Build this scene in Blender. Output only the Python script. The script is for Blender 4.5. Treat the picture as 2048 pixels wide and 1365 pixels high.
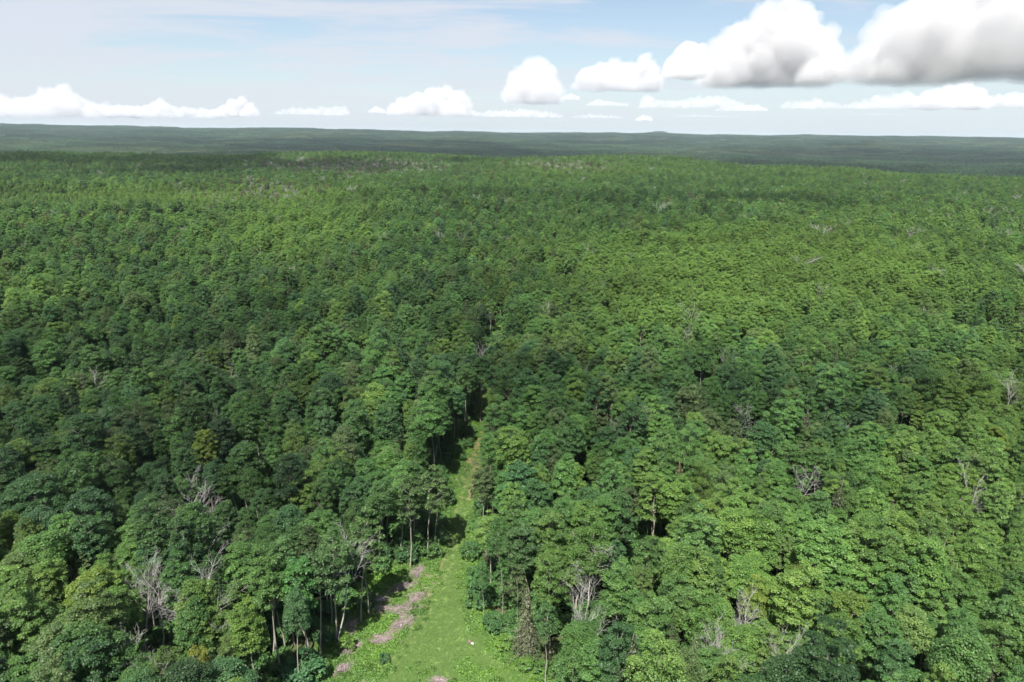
import bpy, bmesh, math, random
import numpy as np
from mathutils import Matrix, Vector, Euler

for o in list(bpy.data.objects):
    bpy.data.objects.remove(o)
scene = bpy.context.scene
COL = scene.collection
R = math.radians
random.seed(7)
rng = np.random.default_rng(11)

# ------------------------------------------------------------------ camera
CAM_Z, PITCH, ROLL, FPX = 92.0, 16.95, 0.74, 1366.0      # drone height, look-down angle, tilt, focal length in photo pixels
cam_d = bpy.data.cameras.new('camera')
cam_d.sensor_width = 36.0
cam_d.lens = 36.0 * FPX / 2048.0
cam_d.clip_start, cam_d.clip_end = 1.0, 120000.0
cam = bpy.data.objects.new('camera', cam_d)
COL.objects.link(cam)
CAM_M = Matrix.Rotation(R(90 - PITCH), 3, 'X') @ Matrix.Rotation(R(ROLL), 3, 'Z')
cam.matrix_world = Matrix.Translation((0, 0, CAM_Z)) @ CAM_M.to_4x4()
scene.camera = cam

# ------------------------------------------------------------------ light
SUN_EL, SUN_AZ = 58.0, -166.0      # azimuth from straight ahead, positive to the right
sdir = Vector((math.sin(R(SUN_AZ)) * math.cos(R(SUN_EL)), math.cos(R(SUN_AZ)) * math.cos(R(SUN_EL)), math.sin(R(SUN_EL))))
sun_d = bpy.data.lights.new('sun', 'SUN')
sun_d.energy, sun_d.angle, sun_d.color = 4.8, R(0.6), (1.0, 0.95, 0.88)
sun = bpy.data.objects.new('sun', sun_d)
COL.objects.link(sun)
sun.rotation_euler = sdir.to_track_quat('Z', 'Y').to_euler()

world = bpy.data.worlds.new('World')
scene.world = world
world.use_nodes = True
wn, wl = world.node_tree.nodes, world.node_tree.links
wn.clear()


def node(tree, typ, **kw):
    n = tree.nodes.new(typ)
    ins = kw.pop('ins', {})
    for k, v in kw.items():
        setattr(n, k, v)
    for k, v in ins.items():
        n.inputs[k].default_value = v
    return n


def math_node(tree, op, a=None, b=None, clamp=False):
    n = tree.nodes.new('ShaderNodeMath')
    n.operation, n.use_clamp = op, clamp
    for i, v in enumerate((a, b)):
        if v is None:
            continue
        if isinstance(v, (int, float)):
            n.inputs[i].default_value = v
        else:
            tree.links.new(v, n.inputs[i])
    return n.outputs[0]


W = world.node_tree
sky = node(W, 'ShaderNodeTexSky', sky_type='NISHITA', sun_disc=False, sun_elevation=R(SUN_EL), sun_rotation=R(SUN_AZ),
           altitude=200.0, air_density=1.0, dust_density=0.5, ozone_density=1.0)
# thin high cloud: noise on a plane overhead, so that it foreshortens to streaks near the horizon
tc = node(W, 'ShaderNodeTexCoord')
sep = node(W, 'ShaderNodeSeparateXYZ')
wl.new(tc.outputs['Generated'], sep.inputs[0])
zc = math_node(W, 'MAXIMUM', sep.outputs['Z'], 0.02)
zz = math_node(W, 'ADD', zc, 0.13)
ux = math_node(W, 'DIVIDE', sep.outputs['X'], zz)
uy = math_node(W, 'DIVIDE', sep.outputs['Y'], zz)
comb = node(W, 'ShaderNodeCombineXYZ')
wl.new(ux, comb.inputs[0]); wl.new(uy, comb.inputs[1])
mp = node(W, 'ShaderNodeMapping', ins={'Scale': (0.75, 1.5, 1.0), 'Location': (1.35, 0.4, 0.0), 'Rotation': (0, 0, R(-14))})
wl.new(comb.outputs[0], mp.inputs['Vector'])
n1 = node(W, 'ShaderNodeTexNoise', ins={'Scale': 1.0, 'Detail': 9.0, 'Roughness': 0.6, 'Distortion': 0.5})
wl.new(mp.outputs[0], n1.inputs['Vector'])
# denser towards the west, thinning to the east
bias = math_node(W, 'MULTIPLY', sep.outputs['X'], -0.22)
vd = math_node(W, 'ADD', n1.outputs['Fac'], bias)
vr = node(W, 'ShaderNodeMapRange', interpolation_type='SMOOTHSTEP', ins={'From Min': 0.43, 'From Max': 0.62, 'To Min': 0.0, 'To Max': 0.92})
wl.new(vd, vr.inputs['Value'])
veil = node(W, 'ShaderNodeRGB')
veil.outputs[0].default_value = (5.7, 5.9, 6.5, 1)
low_air = node(W, 'ShaderNodeRGB')
low_air.outputs[0].default_value = (5.1, 5.85, 6.7, 1)
mixh = node(W, 'ShaderNodeMix', data_type='RGBA')
mixw = node(W, 'ShaderNodeMix', data_type='RGBA')
# the veil is seen edge-on, and so thicker, towards the horizon
edge_on = math_node(W, 'POWER', math_node(W, 'SUBTRACT', 1.0, zc), 9.0)
wl.new(math_node(W, 'MULTIPLY', edge_on, 0.95), mixh.inputs['Factor'])
wl.new(sky.outputs[0], mixh.inputs['A'])
wl.new(low_air.outputs[0], mixh.inputs['B'])
wl.new(math_node(W, 'MULTIPLY', vr.outputs[0], math_node(W, 'SUBTRACT', 1.0, math_node(W, 'MULTIPLY', edge_on, 0.6))), mixw.inputs['Factor'])
wl.new(mixh.outputs['Result'], mixw.inputs['A'])
wl.new(veil.outputs[0], mixw.inputs['B'])
bg = node(W, 'ShaderNodeBackground', ins={'Strength': 0.0555})
wl.new(mixw.outputs['Result'], bg.inputs['Color'])
wout = node(W, 'ShaderNodeOutputWorld')
wl.new(bg.outputs[0], wout.inputs['Surface'])

vs = scene.view_settings
vs.view_transform, vs.look, vs.gamma, vs.use_curve_mapping = 'Standard', 'None', 1.0, False
vs.exposure = 1.28
scene.render.engine = 'CYCLES'
cy = scene.cycles
cy.max_bounces, cy.diffuse_bounces, cy.glossy_bounces, cy.transmission_bounces = 26, 4, 2, 4
cy.volume_bounces, cy.transparent_max_bounces = 24, 8
cy.use_denoising = True
cy.sample_clamp_indirect = 6.0


# ------------------------------------------------------------------ helpers
def ray(px, py):
    d = CAM_M @ Vector(((px - 1024) / FPX, -(py - 682.5) / FPX, -1.0))
    return d


def at_z(px, py, z=0.0):
    """world point where the line of sight of a photo pixel meets the level z"""
    d = ray(px, py)
    t = (z - CAM_Z) / d.z
    return np.array((d.x * t, d.y * t))


CMI = np.array(CAM_M.transposed())


def project(P):
    P = np.atleast_2d(np.asarray(P, float)) - np.array((0, 0, CAM_Z))
    c = P @ CMI.T
    dep = -c[:, 2]
    return 1024 + FPX * c[:, 0] / dep, 682.5 - FPX * c[:, 1] / dep, dep


def smooth(a, b, x):
    t = np.clip((x - a) / (b - a), 0, 1)
    return t * t * (3 - 2 * t)


def _hash(ix, iy, seed):
    h = (ix.astype(np.int64) * 374761393 + iy.astype(np.int64) * 668265263 + seed * 982451653) & 0x7fffffff
    h = ((h ^ (h >> 13)) * 1274126177) & 0x7fffffff
    return ((h ^ (h >> 16)) & 0xffff) / 65535.0


def vnoise(x, y, seed=0):
    x, y = np.asarray(x, float), np.asarray(y, float)
    ix, iy = np.floor(x), np.floor(y)
    fx, fy = x - ix, y - iy
    fx, fy = fx * fx * (3 - 2 * fx), fy * fy * (3 - 2 * fy)
    a, b = _hash(ix, iy, seed), _hash(ix + 1, iy, seed)
    c, d = _hash(ix, iy + 1, seed), _hash(ix + 1, iy + 1, seed)
    return (a * (1 - fx) + b * fx) * (1 - fy) + (c * (1 - fx) + d * fx) * fy


def fbm(x, y, seed=0, oct=4):
    s, a, t = 0, 0.5, 0
    for i in range(oct):
        s = s + a * vnoise(x * 2 ** i + 17.3 * i, y * 2 ** i - 9.1 * i, seed + i)
        t += a
        a *= 0.5
    return s / t


def terrain(x, y):
    x, y = np.asarray(x, float), np.asarray(y, float)
    d = np.hypot(x, y)
    az = np.degrees(np.arctan2(x, y))
    und = (fbm(x / 520, y / 520, 3, 3) - 0.5) * 34 * smooth(260, 900, d) + (fbm(x / 150, y / 150, 9, 2) - 0.5) * 9 * smooth(360, 800, d)
    edge = 1960 - 10.0 * np.clip(az, -40, 40) + (vnoise(az / 9.0, az * 0, 5) - 0.5) * 320
    edge = edge + 350 * smooth(40, 90, np.abs(az))
    drop = -58 * smooth(edge, edge + 800, d)
    rise = smooth(5200, 13500, d)
    prof = 80 + (fbm(az / 6.0, az * 0, 21, 4) - 0.5) * 62 + 16 * smooth(-10, -37, az)
    far_und = ((fbm(x / 1500, y / 1300, 31, 4) - 0.5) * 46 + (fbm(x / 620, y / 420, 35, 3) - 0.5) * 34) * smooth(2000, 3600, d)
    mound = 55 * np.exp(-((az - 11.4) / 0.75) ** 2) * smooth(13800, 15200, d)
    return und + drop + rise * (58 + prof) + far_und + mound - 60 * smooth(15200, 16800, d)


def mesh_np(name, V, F, mats=(), mat_idx=None, attrs=None, smooth_shade=False):
    V = np.ascontiguousarray(V, dtype=np.float32)
    F = np.ascontiguousarray(F, dtype=np.int32)
    me = bpy.data.meshes.new(name)
    k = F.shape[1]
    me.vertices.add(len(V))
    me.vertices.foreach_set('co', V.ravel())
    me.loops.add(F.size)
    me.loops.foreach_set('vertex_index', F.ravel())
    me.polygons.add(len(F))
    me.polygons.foreach_set('loop_start', np.arange(0, F.size, k, dtype=np.int32))
    try:
        me.polygons.foreach_set('loop_total', np.full(len(F), k, dtype=np.int32))
    except Exception:
        pass
    for m in mats:
        me.materials.append(m)
    if mat_idx is not None:
        me.polygons.foreach_set('material_index', np.ascontiguousarray(mat_idx, dtype=np.int32))
    me.update(calc_edges=True)
    if smooth_shade:
        me.polygons.foreach_set('use_smooth', np.ones(len(F), dtype=bool))
    for an, av in (attrs or {}).items():
        a = me.attributes.new(an, 'FLOAT', 'POINT')
        a.data.foreach_set('value', np.ascontiguousarray(av, dtype=np.float32))
    return me


def link(name, data, parent=None):
    o = bpy.data.objects.new(name, data)
    COL.objects.link(o)
    if parent is not None:
        o.parent = parent
    return o


def tag(o, label=None, cat=None, group=None, kind=None):
    if label: o['label'] = label
    if cat: o['category'] = cat
    if group: o['group'] = group
    if kind: o['kind'] = kind
    return o


# ------------------------------------------------------------------ materials
def new_mat(name):
    m = bpy.data.materials.new(name)
    m.use_nodes = True
    m.node_tree.nodes.clear()
    return m, m.node_tree


def leaf_mat(name, default, trans=0.42):
    m, t = new_mat(name)
    L = t.links
    at = node(t, 'ShaderNodeAttribute', attribute_type='INSTANCER', attribute_name='tint')
    lv = node(t, 'ShaderNodeAttribute', attribute_type='GEOMETRY', attribute_name='v')
    f = math_node(t, 'ADD', math_node(t, 'MULTIPLY', lv.outputs['Fac'], 0.75), 0.62)
    mul = node(t, 'ShaderNodeMix', data_type='RGBA', blend_type='MULTIPLY', ins={'Factor': 1.0})
    comb = node(t, 'ShaderNodeCombineXYZ')
    L.new(math_node(t, 'MULTIPLY', f, math_node(t, 'ADD', math_node(t, 'MULTIPLY', lv.outputs['Fac'], 0.25), 0.87)), comb.inputs[0])
    L.new(f, comb.inputs[1]); L.new(f, comb.inputs[2])
    if default is None:
        L.new(at.outputs['Color'], mul.inputs['A'])
    else:
        mul.inputs['A'].default_value = (*default, 1)
    L.new(comb.outputs[0], mul.inputs['B'])
    p = node(t, 'ShaderNodeBsdfPrincipled', ins={'Roughness': 0.48, 'Specular IOR Level': 0.35})
    L.new(mul.outputs['Result'], p.inputs['Base Color'])
    tr = node(t, 'ShaderNodeBsdfTranslucent')
    br = node(t, 'ShaderNodeMix', data_type='RGBA', blend_type='MULTIPLY', ins={'Factor': 1.0, 'B': (1.35, 1.25, 0.55, 1)})
    L.new(mul.outputs['Result'], br.inputs['A'])
    L.new(br.outputs['Result'], tr.inputs['Color'])
    mx = node(t, 'ShaderNodeMixShader', ins={0: trans})
    L.new(p.outputs[0], mx.inputs[1]); L.new(tr.outputs[0], mx.inputs[2])
    out = node(t, 'ShaderNodeOutputMaterial')
    L.new(mx.outputs[0], out.inputs['Surface'])
    return m


def bark_mat(name, c0, c1, scale=3.0):
    m, t = new_mat(name)
    L = t.links
    tcn = node(t, 'ShaderNodeTexCoord')
    mpn = node(t, 'ShaderNodeMapping', ins={'Scale': (1, 1, 0.25)})
    L.new(tcn.outputs['Object'], mpn.inputs['Vector'])
    nz = node(t, 'ShaderNodeTexNoise', ins={'Scale': scale, 'Detail': 5.0, 'Roughness': 0.65})
    L.new(mpn.outputs[0], nz.inputs['Vector'])
    mx = node(t, 'ShaderNodeMix', data_type='RGBA', ins={'A': (*c0, 1), 'B': (*c1, 1)})
    L.new(nz.outputs['Fac'], mx.inputs['Factor'])
    p = node(t, 'ShaderNodeBsdfPrincipled', ins={'Roughness': 0.9, 'Specular IOR Level': 0.1})
    L.new(mx.outputs['Result'], p.inputs['Base Color'])
    out = node(t, 'ShaderNodeOutputMaterial')
    L.new(p.outputs[0], out.inputs['Surface'])
    return m


M_LEAF = leaf_mat('leaf', None)
M_NEEDLE = leaf_mat('needle', None, 0.10)
M_WEED = leaf_mat('weed_leaf', None, 0.3)
M_BARK = bark_mat('bark', (0.17, 0.155, 0.125), (0.34, 0.32, 0.27))
M_DEAD = bark_mat('weathered_wood', (0.25, 0.247, 0.23), (0.43, 0.425, 0.40), 1.5)
M_SLASH = bark_mat('cut_brush', (0.16, 0.125, 0.118), (0.37, 0.31, 0.30), 0.8)


def ground_mat(name, stops, scale, soil=None, bump=0.3):
    m, t = new_mat(name)
    L = t.links
    tcn = node(t, 'ShaderNodeTexCoord')
    na = node(t, 'ShaderNodeTexNoise', ins={'Scale': scale, 'Detail': 10.0, 'Roughness': 0.68})
    nb = node(t, 'ShaderNodeTexNoise', ins={'Scale': scale * 0.09, 'Detail': 4.0, 'Roughness': 0.55})
    L.new(tcn.outputs['Object'], na.inputs['Vector']); L.new(tcn.outputs['Object'], nb.inputs['Vector'])
    f = math_node(t, 'ADD', math_node(t, 'MULTIPLY', na.outputs['Fac'], 0.55), math_node(t, 'MULTIPLY', nb.outputs['Fac'], 0.45))
    cr = node(t, 'ShaderNodeValToRGB')
    el = cr.color_ramp.elements
    while len(el) < len(stops):
        el.new(0.5)
    for e, (p_, c_) in zip(el, stops):
        e.position, e.color = p_, (*c_, 1)
    L.new(f, cr.inputs['Fac'])
    colr = cr.outputs['Color']
    if soil is not None:
        for an, sc_ in soil:
            a = node(t, 'ShaderNodeAttribute', attribute_type='GEOMETRY', attribute_name=an)
            ff = math_node(t, 'MULTIPLY', a.outputs['Fac'], math_node(t, 'ADD', math_node(t, 'MULTIPLY', na.outputs['Fac'], 1.6), -0.1), True)
            mx = node(t, 'ShaderNodeMix', data_type='RGBA', ins={'B': (*sc_, 1)})
            L.new(ff, mx.inputs['Factor']); L.new(colr, mx.inputs['A'])
            colr = mx.outputs['Result']
    p = node(t, 'ShaderNodeBsdfPrincipled', ins={'Roughness': 0.95, 'Specular IOR Level': 0.08})
    L.new(colr, p.inputs['Base Color'])
    bp = node(t, 'ShaderNodeBump', ins={'Strength': bump, 'Distance': 0.25})
    L.new(na.outputs['Fac'], bp.inputs['Height']); L.new(bp.outputs[0], p.inputs['Normal'])
    out = node(t, 'ShaderNodeOutputMaterial')
    L.new(p.outputs[0], out.inputs['Surface'])
    return m


M_FLOOR = ground_mat('forest_floor', [(0.3, (0.035, 0.045, 0.02)), (0.5, (0.05, 0.07, 0.028)), (0.7, (0.085, 0.075, 0.045))], 0.9)
M_TRACK = ground_mat('mown_grass', [(0.3, (0.098, 0.165, 0.046)), (0.5, (0.110, 0.175, 0.050)), (0.7, (0.128, 0.182, 0.060))], 1.3, bump=0.1,
                     soil=[('worn', (0.17, 0.15, 0.08)), ('soil', (0.21, 0.125, 0.085))])
M_CLEAR = ground_mat('cleared_ground', [(0.34, (0.07, 0.13, 0.03)), (0.48, (0.09, 0.13, 0.04)), (0.62, (0.165, 0.130, 0.108))], 0.8)

# ------------------------------------------------------------------ setting: ground
radii = np.concatenate([np.linspace(0, 60, 4)[1:], np.geomspace(75, 17000, 150)])
NA = 360
ang = np.linspace(0, 2 * np.pi, NA, endpoint=False)
RR, AA = np.meshgrid(radii, ang, indexing='ij')
GX, GY = RR * np.sin(AA), RR * np.cos(AA)
GZ = terrain(GX, GY)
V = np.concatenate([[[0, 0, float(terrain(0, 0))]], np.stack([GX.ravel(), GY.ravel(), GZ.ravel()], 1)])
idx = 1 + np.arange(len(radii) * NA).reshape(len(radii), NA)
a, b = idx[:-1], idx[1:]
F = np.stack([a, np.roll(a, -1, 1), np.roll(b, -1, 1), b], -1).reshape(-1, 4)
F0 = np.stack([np.zeros(NA, int), np.roll(idx[0], -1), idx[0], idx[0]], -1)
bm = None
me = mesh_np('ground', V, F, [M_FLOOR], smooth_shade=True)
ground = link('ground', me)
tag(ground, 'shaded forest floor of leaf litter under the trees', 'ground', kind='structure')
fan = bmesh.new(); fan.from_mesh(me); fan.verts.ensure_lookup_table()
for i in range(NA):
    fan.faces.new((fan.verts[0], fan.verts[int(idx[0][(i + 1) % NA])], fan.verts[int(idx[0][i])]))
bmesh.ops.recalc_face_normals(fan, faces=fan.faces)
fan.to_mesh(me); fan.free()
me.polygons.foreach_set('use_smooth', np.ones(len(me.polygons), dtype=bool))

# outlines on the ground, as seen in the photograph (pixel of the 2048 px picture -> point on the ground)
OPEN_L = [(250, 2600), (450, 1900), (540, 1560), (600, 1440), (640, 1365), (668, 1295), (690, 1245), (722, 1192), (775, 1148), (850, 1126), (880, 1098), (892, 1050),
          (880, 1000), (905, 950), (938, 915), (955, 872), (958, 820), (962, 760), (968, 715), (976, 680), (992, 655)]
OPEN_R = [(1000, 652), (1014, 662), (1006, 700), (1000, 750), (996, 820), (990, 872), (985, 915), (972, 960), (962, 1020), (944, 1080),
          (938, 1140), (945, 1200), (968, 1260), (1018, 1310), (1070, 1365), (1120, 1440), (1190, 1560), (1350, 1900), (1550, 2600)]
TRACK_L = [(380, 2600), (520, 1900), (620, 1560), (690, 1440), (748, 1365), (800, 1290), (848, 1212), (878, 1138), (893, 1085), (905, 1040), (912, 1000), (922, 950), (940, 905),
           (957, 868), (961, 820), (965, 760), (971, 715), (979, 680), (995, 656)]
TRACK_R = [(1003, 654), (1010, 664), (1003, 700), (997, 750), (993, 820), (987, 872), (981, 915), (968, 960), (957, 1020), (938, 1080),
           (930, 1140), (936, 1200), (958, 1260), (1005, 1310), (1055, 1365), (1100, 1440), (1150, 1560), (1250, 1900), (1400, 2600)]


def poly(pts):
    return np.array([at_z(*p) for p in pts])


P_OPEN, P_TRACK = poly(OPEN_L + OPEN_R), poly(TRACK_L + TRACK_R)


def sdist(P, x, y):
    """signed distance to a polygon, negative inside"""
    x, y = np.asarray(x, float), np.asarray(y, float)
    best = np.full(x.shape, 1e9)
    inside = np.zeros(x.shape, bool)
    n = len(P)
    for i in range(n):
        (x0, y0), (x1, y1) = P[i], P[(i + 1) % n]
        dx, dy = x1 - x0, y1 - y0
        t = np.clip(((x - x0) * dx + (y - y0) * dy) / (dx * dx + dy * dy + 1e-9), 0, 1)
        best = np.minimum(best, np.hypot(x - x0 - t * dx, y - y0 - t * dy))
        c = ((y0 > y) != (y1 > y)) & (x < (x1 - x0) * (y - y0) / (y1 - y0 + 1e-12) + x0)
        inside ^= c
    return np.where(inside, -best, best)


def line_dist(pts, x, y):
    P = np.array([at_z(*p) for p in pts])
    best = np.full(np.shape(x), 1e9)
    for i in range(len(P) - 1):
        (x0, y0), (x1, y1) = P[i], P[i + 1]
        dx, dy = x1 - x0, y1 - y0
        t = np.clip(((x - x0) * dx + (y - y0) * dy) / (dx * dx + dy * dy + 1e-9), 0, 1)
        best = np.minimum(best, np.hypot(x - x0 - t * dx, y - y0 - t * dy))
    return best


def sheet(name, P, step, lift, mat, margin, attrs_fn=None, rag=2.2):
    """a sheet of ground cells inside an outline, ragged at its rim"""
    x0, y0 = P.min(0) - margin - step
    x1, y1 = P.max(0) + margin + step
    xs, ys = np.arange(x0, x1, step), np.arange(y0, y1, step)
    X, Y = np.meshgrid(xs, ys, indexing='ij')
    D = sdist(P, X, Y) + (fbm(X / 2.2, Y / 2.2, 41, 3) - 0.5) * rag
    ok = D < margin
    I = np.arange(X.size).reshape(X.shape)
    q = ok[:-1, :-1] & ok[1:, :-1] & ok[1:, 1:] & ok[:-1, 1:]
    F = np.stack([I[:-1, :-1][q], I[1:, :-1][q], I[1:, 1:][q], I[:-1, 1:][q]], -1)
    Z = terrain(X, Y) + lift + (fbm(X / 1.5, Y / 1.5, 44, 2) - 0.5) * 0.05
    V = np.stack([X.ravel(), Y.ravel(), Z.ravel()], 1)
    used = np.unique(F)
    remap = np.full(len(V), -1); remap[used] = np.arange(len(used))
    at = attrs_fn(V[used, 0], V[used, 1]) if attrs_fn else None
    return link(name, mesh_np(name, V[used], remap[F], [mat], attrs=at, smooth_shade=True))


def track_wear(x, y):
    worn = 0.8 * np.exp(-(line_dist([(740, 1400), (778, 1330), (830, 1235), (868, 1175), (890, 1110), (905, 1050), (925, 985), (950, 905), (968, 860)], x, y) / 0.75) ** 2)
    worn = np.maximum(worn, 0.5 * np.exp(-(line_dist([(790, 1345), (835, 1270), (880, 1180), (905, 1110), (920, 1050)], x, y) / 0.6) ** 2))
    worn = np.maximum(worn, 0.75 * np.exp(-(line_dist([(900, 960), (925, 955), (945, 930)], x, y) / 3.2) ** 2))
    worn = np.maximum(worn, 0.2 * smooth(0.5, 0.75, fbm(x / 13, y / 13, 51, 3)))
    soil = 1.0 * np.exp(-(line_dist([(937, 1000), (945, 975), (951, 945), (953, 925)], x, y) / 0.55) ** 2)
    soil = np.maximum(soil, 0.9 * np.exp(-(line_dist([(930, 940), (948, 905), (960, 880)], x, y) / 1.3) ** 2))
    soil = np.maximum(soil, 0.7 * np.exp(-(line_dist([(862, 1190), (852, 1215)], x, y) / 0.35) ** 2))
    return {'worn': worn, 'soil': soil}


clearing = sheet('cleared_ground', P_OPEN, 0.8, 0.05, M_CLEAR, 0.8)
tag(clearing, 'cleared weedy ground with bare pinkish patches beside the grassy track', 'ground', kind='structure')
track = sheet('grass_path', P_TRACK, 0.4, 0.11, M_TRACK, 0.2, track_wear, 0.9)
tag(track, 'mown grass path running away into the forest, worn brown along its edge', 'path', kind='structure')


# ------------------------------------------------------------------ leaf and branch geometry
def unit(a):
    return a / (np.linalg.norm(a, axis=-1, keepdims=True) + 1e-9)


def leaf_quads(C, N, L, Wd, T=None, fold=0.14, r=rng):
    n = len(C)
    N = unit(N)
    if T is None:
        T = r.normal(size=(n, 3))
    T = unit(T - N * (T * N).sum(1, keepdims=True))
    B = np.cross(N, T)
    L, Wd = np.asarray(L).reshape(-1, 1), np.asarray(Wd).reshape(-1, 1)
    V = np.stack([C + T * L * 0.5 - N * L * fold, C + B * Wd * 0.5, C - T * L * 0.5 - N * L * fold * 0.4, C - B * Wd * 0.5], 1)
    return V.reshape(-1, 3), np.arange(n * 4).reshape(n, 4)


def tubes(segs, sides=5):
    """tapered bars from (p0, p1, r0, r1)"""
    S = np.array([np.concatenate([s[0], s[1], [s[2], s[3]]]) for s in segs])
    p0, p1, r0, r1 = S[:, :3], S[:, 3:6], S[:, 6:7], S[:, 7:8]
    d = unit(p1 - p0)
    ref = np.where(np.abs(d[:, 2:3]) < 0.9, np.array([[0, 0, 1.0]]), np.array([[1.0, 0, 0]]))
    u = unit(np.cross(d, ref)); v = np.cross(d, u)
    V = []
    for k in range(sides):
        w = math.cos(2 * math.pi * k / sides) * u + math.sin(2 * math.pi * k / sides) * v
        V.append(p0 + w * r0); V.append(p1 + w * r1)
    V = np.stack(V, 1)
    n = len(S)
    base = (np.arange(n) * sides * 2)[:, None]
    F = []
    for k in range(sides):
        k2 = (k + 1) % sides
        F.append(np.concatenate([base + 2 * k, base + 2 * k2, base + 2 * k2 + 1, base + 2 * k + 1], 1))
    return V.reshape(-1, 3), np.concatenate(F)


def trunk_segs(H, top, r, rad, wob=0.25, n=7):
    pts = []
    off = np.zeros(2)
    for i in range(n + 1):
        t = i / n
        off = off + r.normal(0, wob, 2) * (0.3 if i < 2 else 1.0) * (i > 0)
        pts.append(np.array([off[0], off[1], H * top * t - (0.3 if i == 0 else 0)]))
    rs = [rad * (1 - 0.85 * (i / n)) + (rad * 0.35 if i == 0 else 0) for i in range(n + 1)]
    return [(pts[i], pts[i + 1], rs[i], rs[i + 1]) for i in range(n)], pts


def broadleaf(seed, H, Rc, base, n_lobe, n_leaf, leaf, lobe=(0.75, 1.35), style='layer', sides=5):
    """crown of leaf clumps on a tapered trunk with limbs; returns crown and trunk arrays"""
    r = np.random.default_rng(seed)
    ch = H * (1 - base)
    zc0 = H * base
    segs, tp = trunk_segs(H, 0.9, r, 0.0085 * H, 0.2)
    # a few big boughs give the crown an uneven plan
    nb = 9
    lean = r.uniform(0, 2 * np.pi, nb); amp = r.uniform(0.7, 1.18, nb)
    Cs, Ss = [], []
    g = r.uniform(0, 6.28)
    kd = r.normal(0, 1.6, (4, 3)); kp = r.uniform(0, 6.28, 4)
    zc, rz = zc0 + ch * 0.44, ch * 0.56
    for i in range(n_lobe):
        zd = 1 - 1.42 * ((i + 0.5) / n_lobe) ** 0.92
        az = g + i * 2.39996 + r.normal(0, 0.2)
        h_ = math.sqrt(max(0.0, 1 - zd * zd))
        dv = np.array([h_ * math.cos(az), h_ * math.sin(az), zd])
        bump = 1 + 0.075 * sum(math.sin(float(kd[q] @ dv) + kp[q]) for q in range(4))
        f = bump * (r.uniform(0.8, 1.0) if r.random() < 0.75 else r.uniform(0.5, 0.8))
        Cs.append((Rc * dv[0] * f, Rc * dv[1] * f, zc + rz * zd * f + r.normal(0, 0.15)))
        Ss.append(r.uniform(*lobe))
    Cs = np.array(Cs); Ss = np.array(Ss)
    ax = np.interp(Cs[:, 2], [p[2] for p in tp], [p[0] for p in tp]); ay = np.interp(Cs[:, 2], [p[2] for p in tp], [p[1] for p in tp])
    Cs[:, 0] += ax; Cs[:, 1] += ay
    # leaves
    per = np.maximum(6, (n_leaf * (Ss / Ss.mean()) ** 2).astype(int))
    rep = np.repeat(np.arange(n_lobe), per)
    n = len(rep)
    d = unit(r.normal(size=(n, 3)))
    flat = 0.68 if style == 'layer' else 0.9
    low = -0.15 if style == 'layer' else -0.45
    d[:, 2] = np.where(d[:, 2] < low, -d[:, 2] * r.uniform(0.3, 1, n), d[:, 2])
    out = Cs - np.array([ax.mean(), ay.mean(), zc0 + ch * 0.35])
    out = unit(out)
    dd = unit(d + out[rep] * 0.55)
    rr = Ss[rep] * (0.62 + 0.42 * r.random(n) ** 0.6)
    C = Cs[rep] + dd * np.stack([rr, rr, rr * flat], 1)
    if style == 'layer':
        C[:, 2] -= 0.16 * (np.hypot(dd[:, 0], dd[:, 1]) * rr) ** 2 / Ss[rep]
    C += r.normal(0, 0.07, (n, 3))
    Nn = dd * 0.55 + np.array([0, 0, 0.75]) + r.normal(0, 0.42, (n, 3))
    L = leaf * r.uniform(0.7, 1.35, n)
    T = dd + r.normal(0, 0.7, (n, 3))
    V, F = leaf_quads(C, Nn, L, L * r.uniform(0.55, 0.85, n), T, r=r)
    vlobe = r.random(n_lobe)
    vv = np.clip(0.5 * vlobe[rep] + 0.5 * r.random(n), 0, 1)
    # limbs
    lim = r.choice(n_lobe, size=min(16, n_lobe // 2), replace=False)
    for i in lim:
        c = Cs[i]
        zb = max(zc0 * 0.85, c[2] - 0.55 * math.hypot(c[0], c[1]) - 0.8)
        zb = min(zb, H * 0.85)
        p0 = np.array([np.interp(zb, [p[2] for p in tp], [p[0] for p in tp]), np.interp(zb, [p[2] for p in tp], [p[1] for p in tp]), zb])
        mid = p0 * 0.5 + c * 0.5 + np.array([0, 0, -0.25])
        r0 = 0.0045 * H * (1.1 - 0.6 * zb / H)
        segs += [(p0, mid, r0, r0 * 0.65), (mid, c, r0 * 0.65, r0 * 0.2)]
    tv, tf = tubes(segs, sides)
    return (V, F, np.repeat(vv, 4)), (tv, tf)


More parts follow.
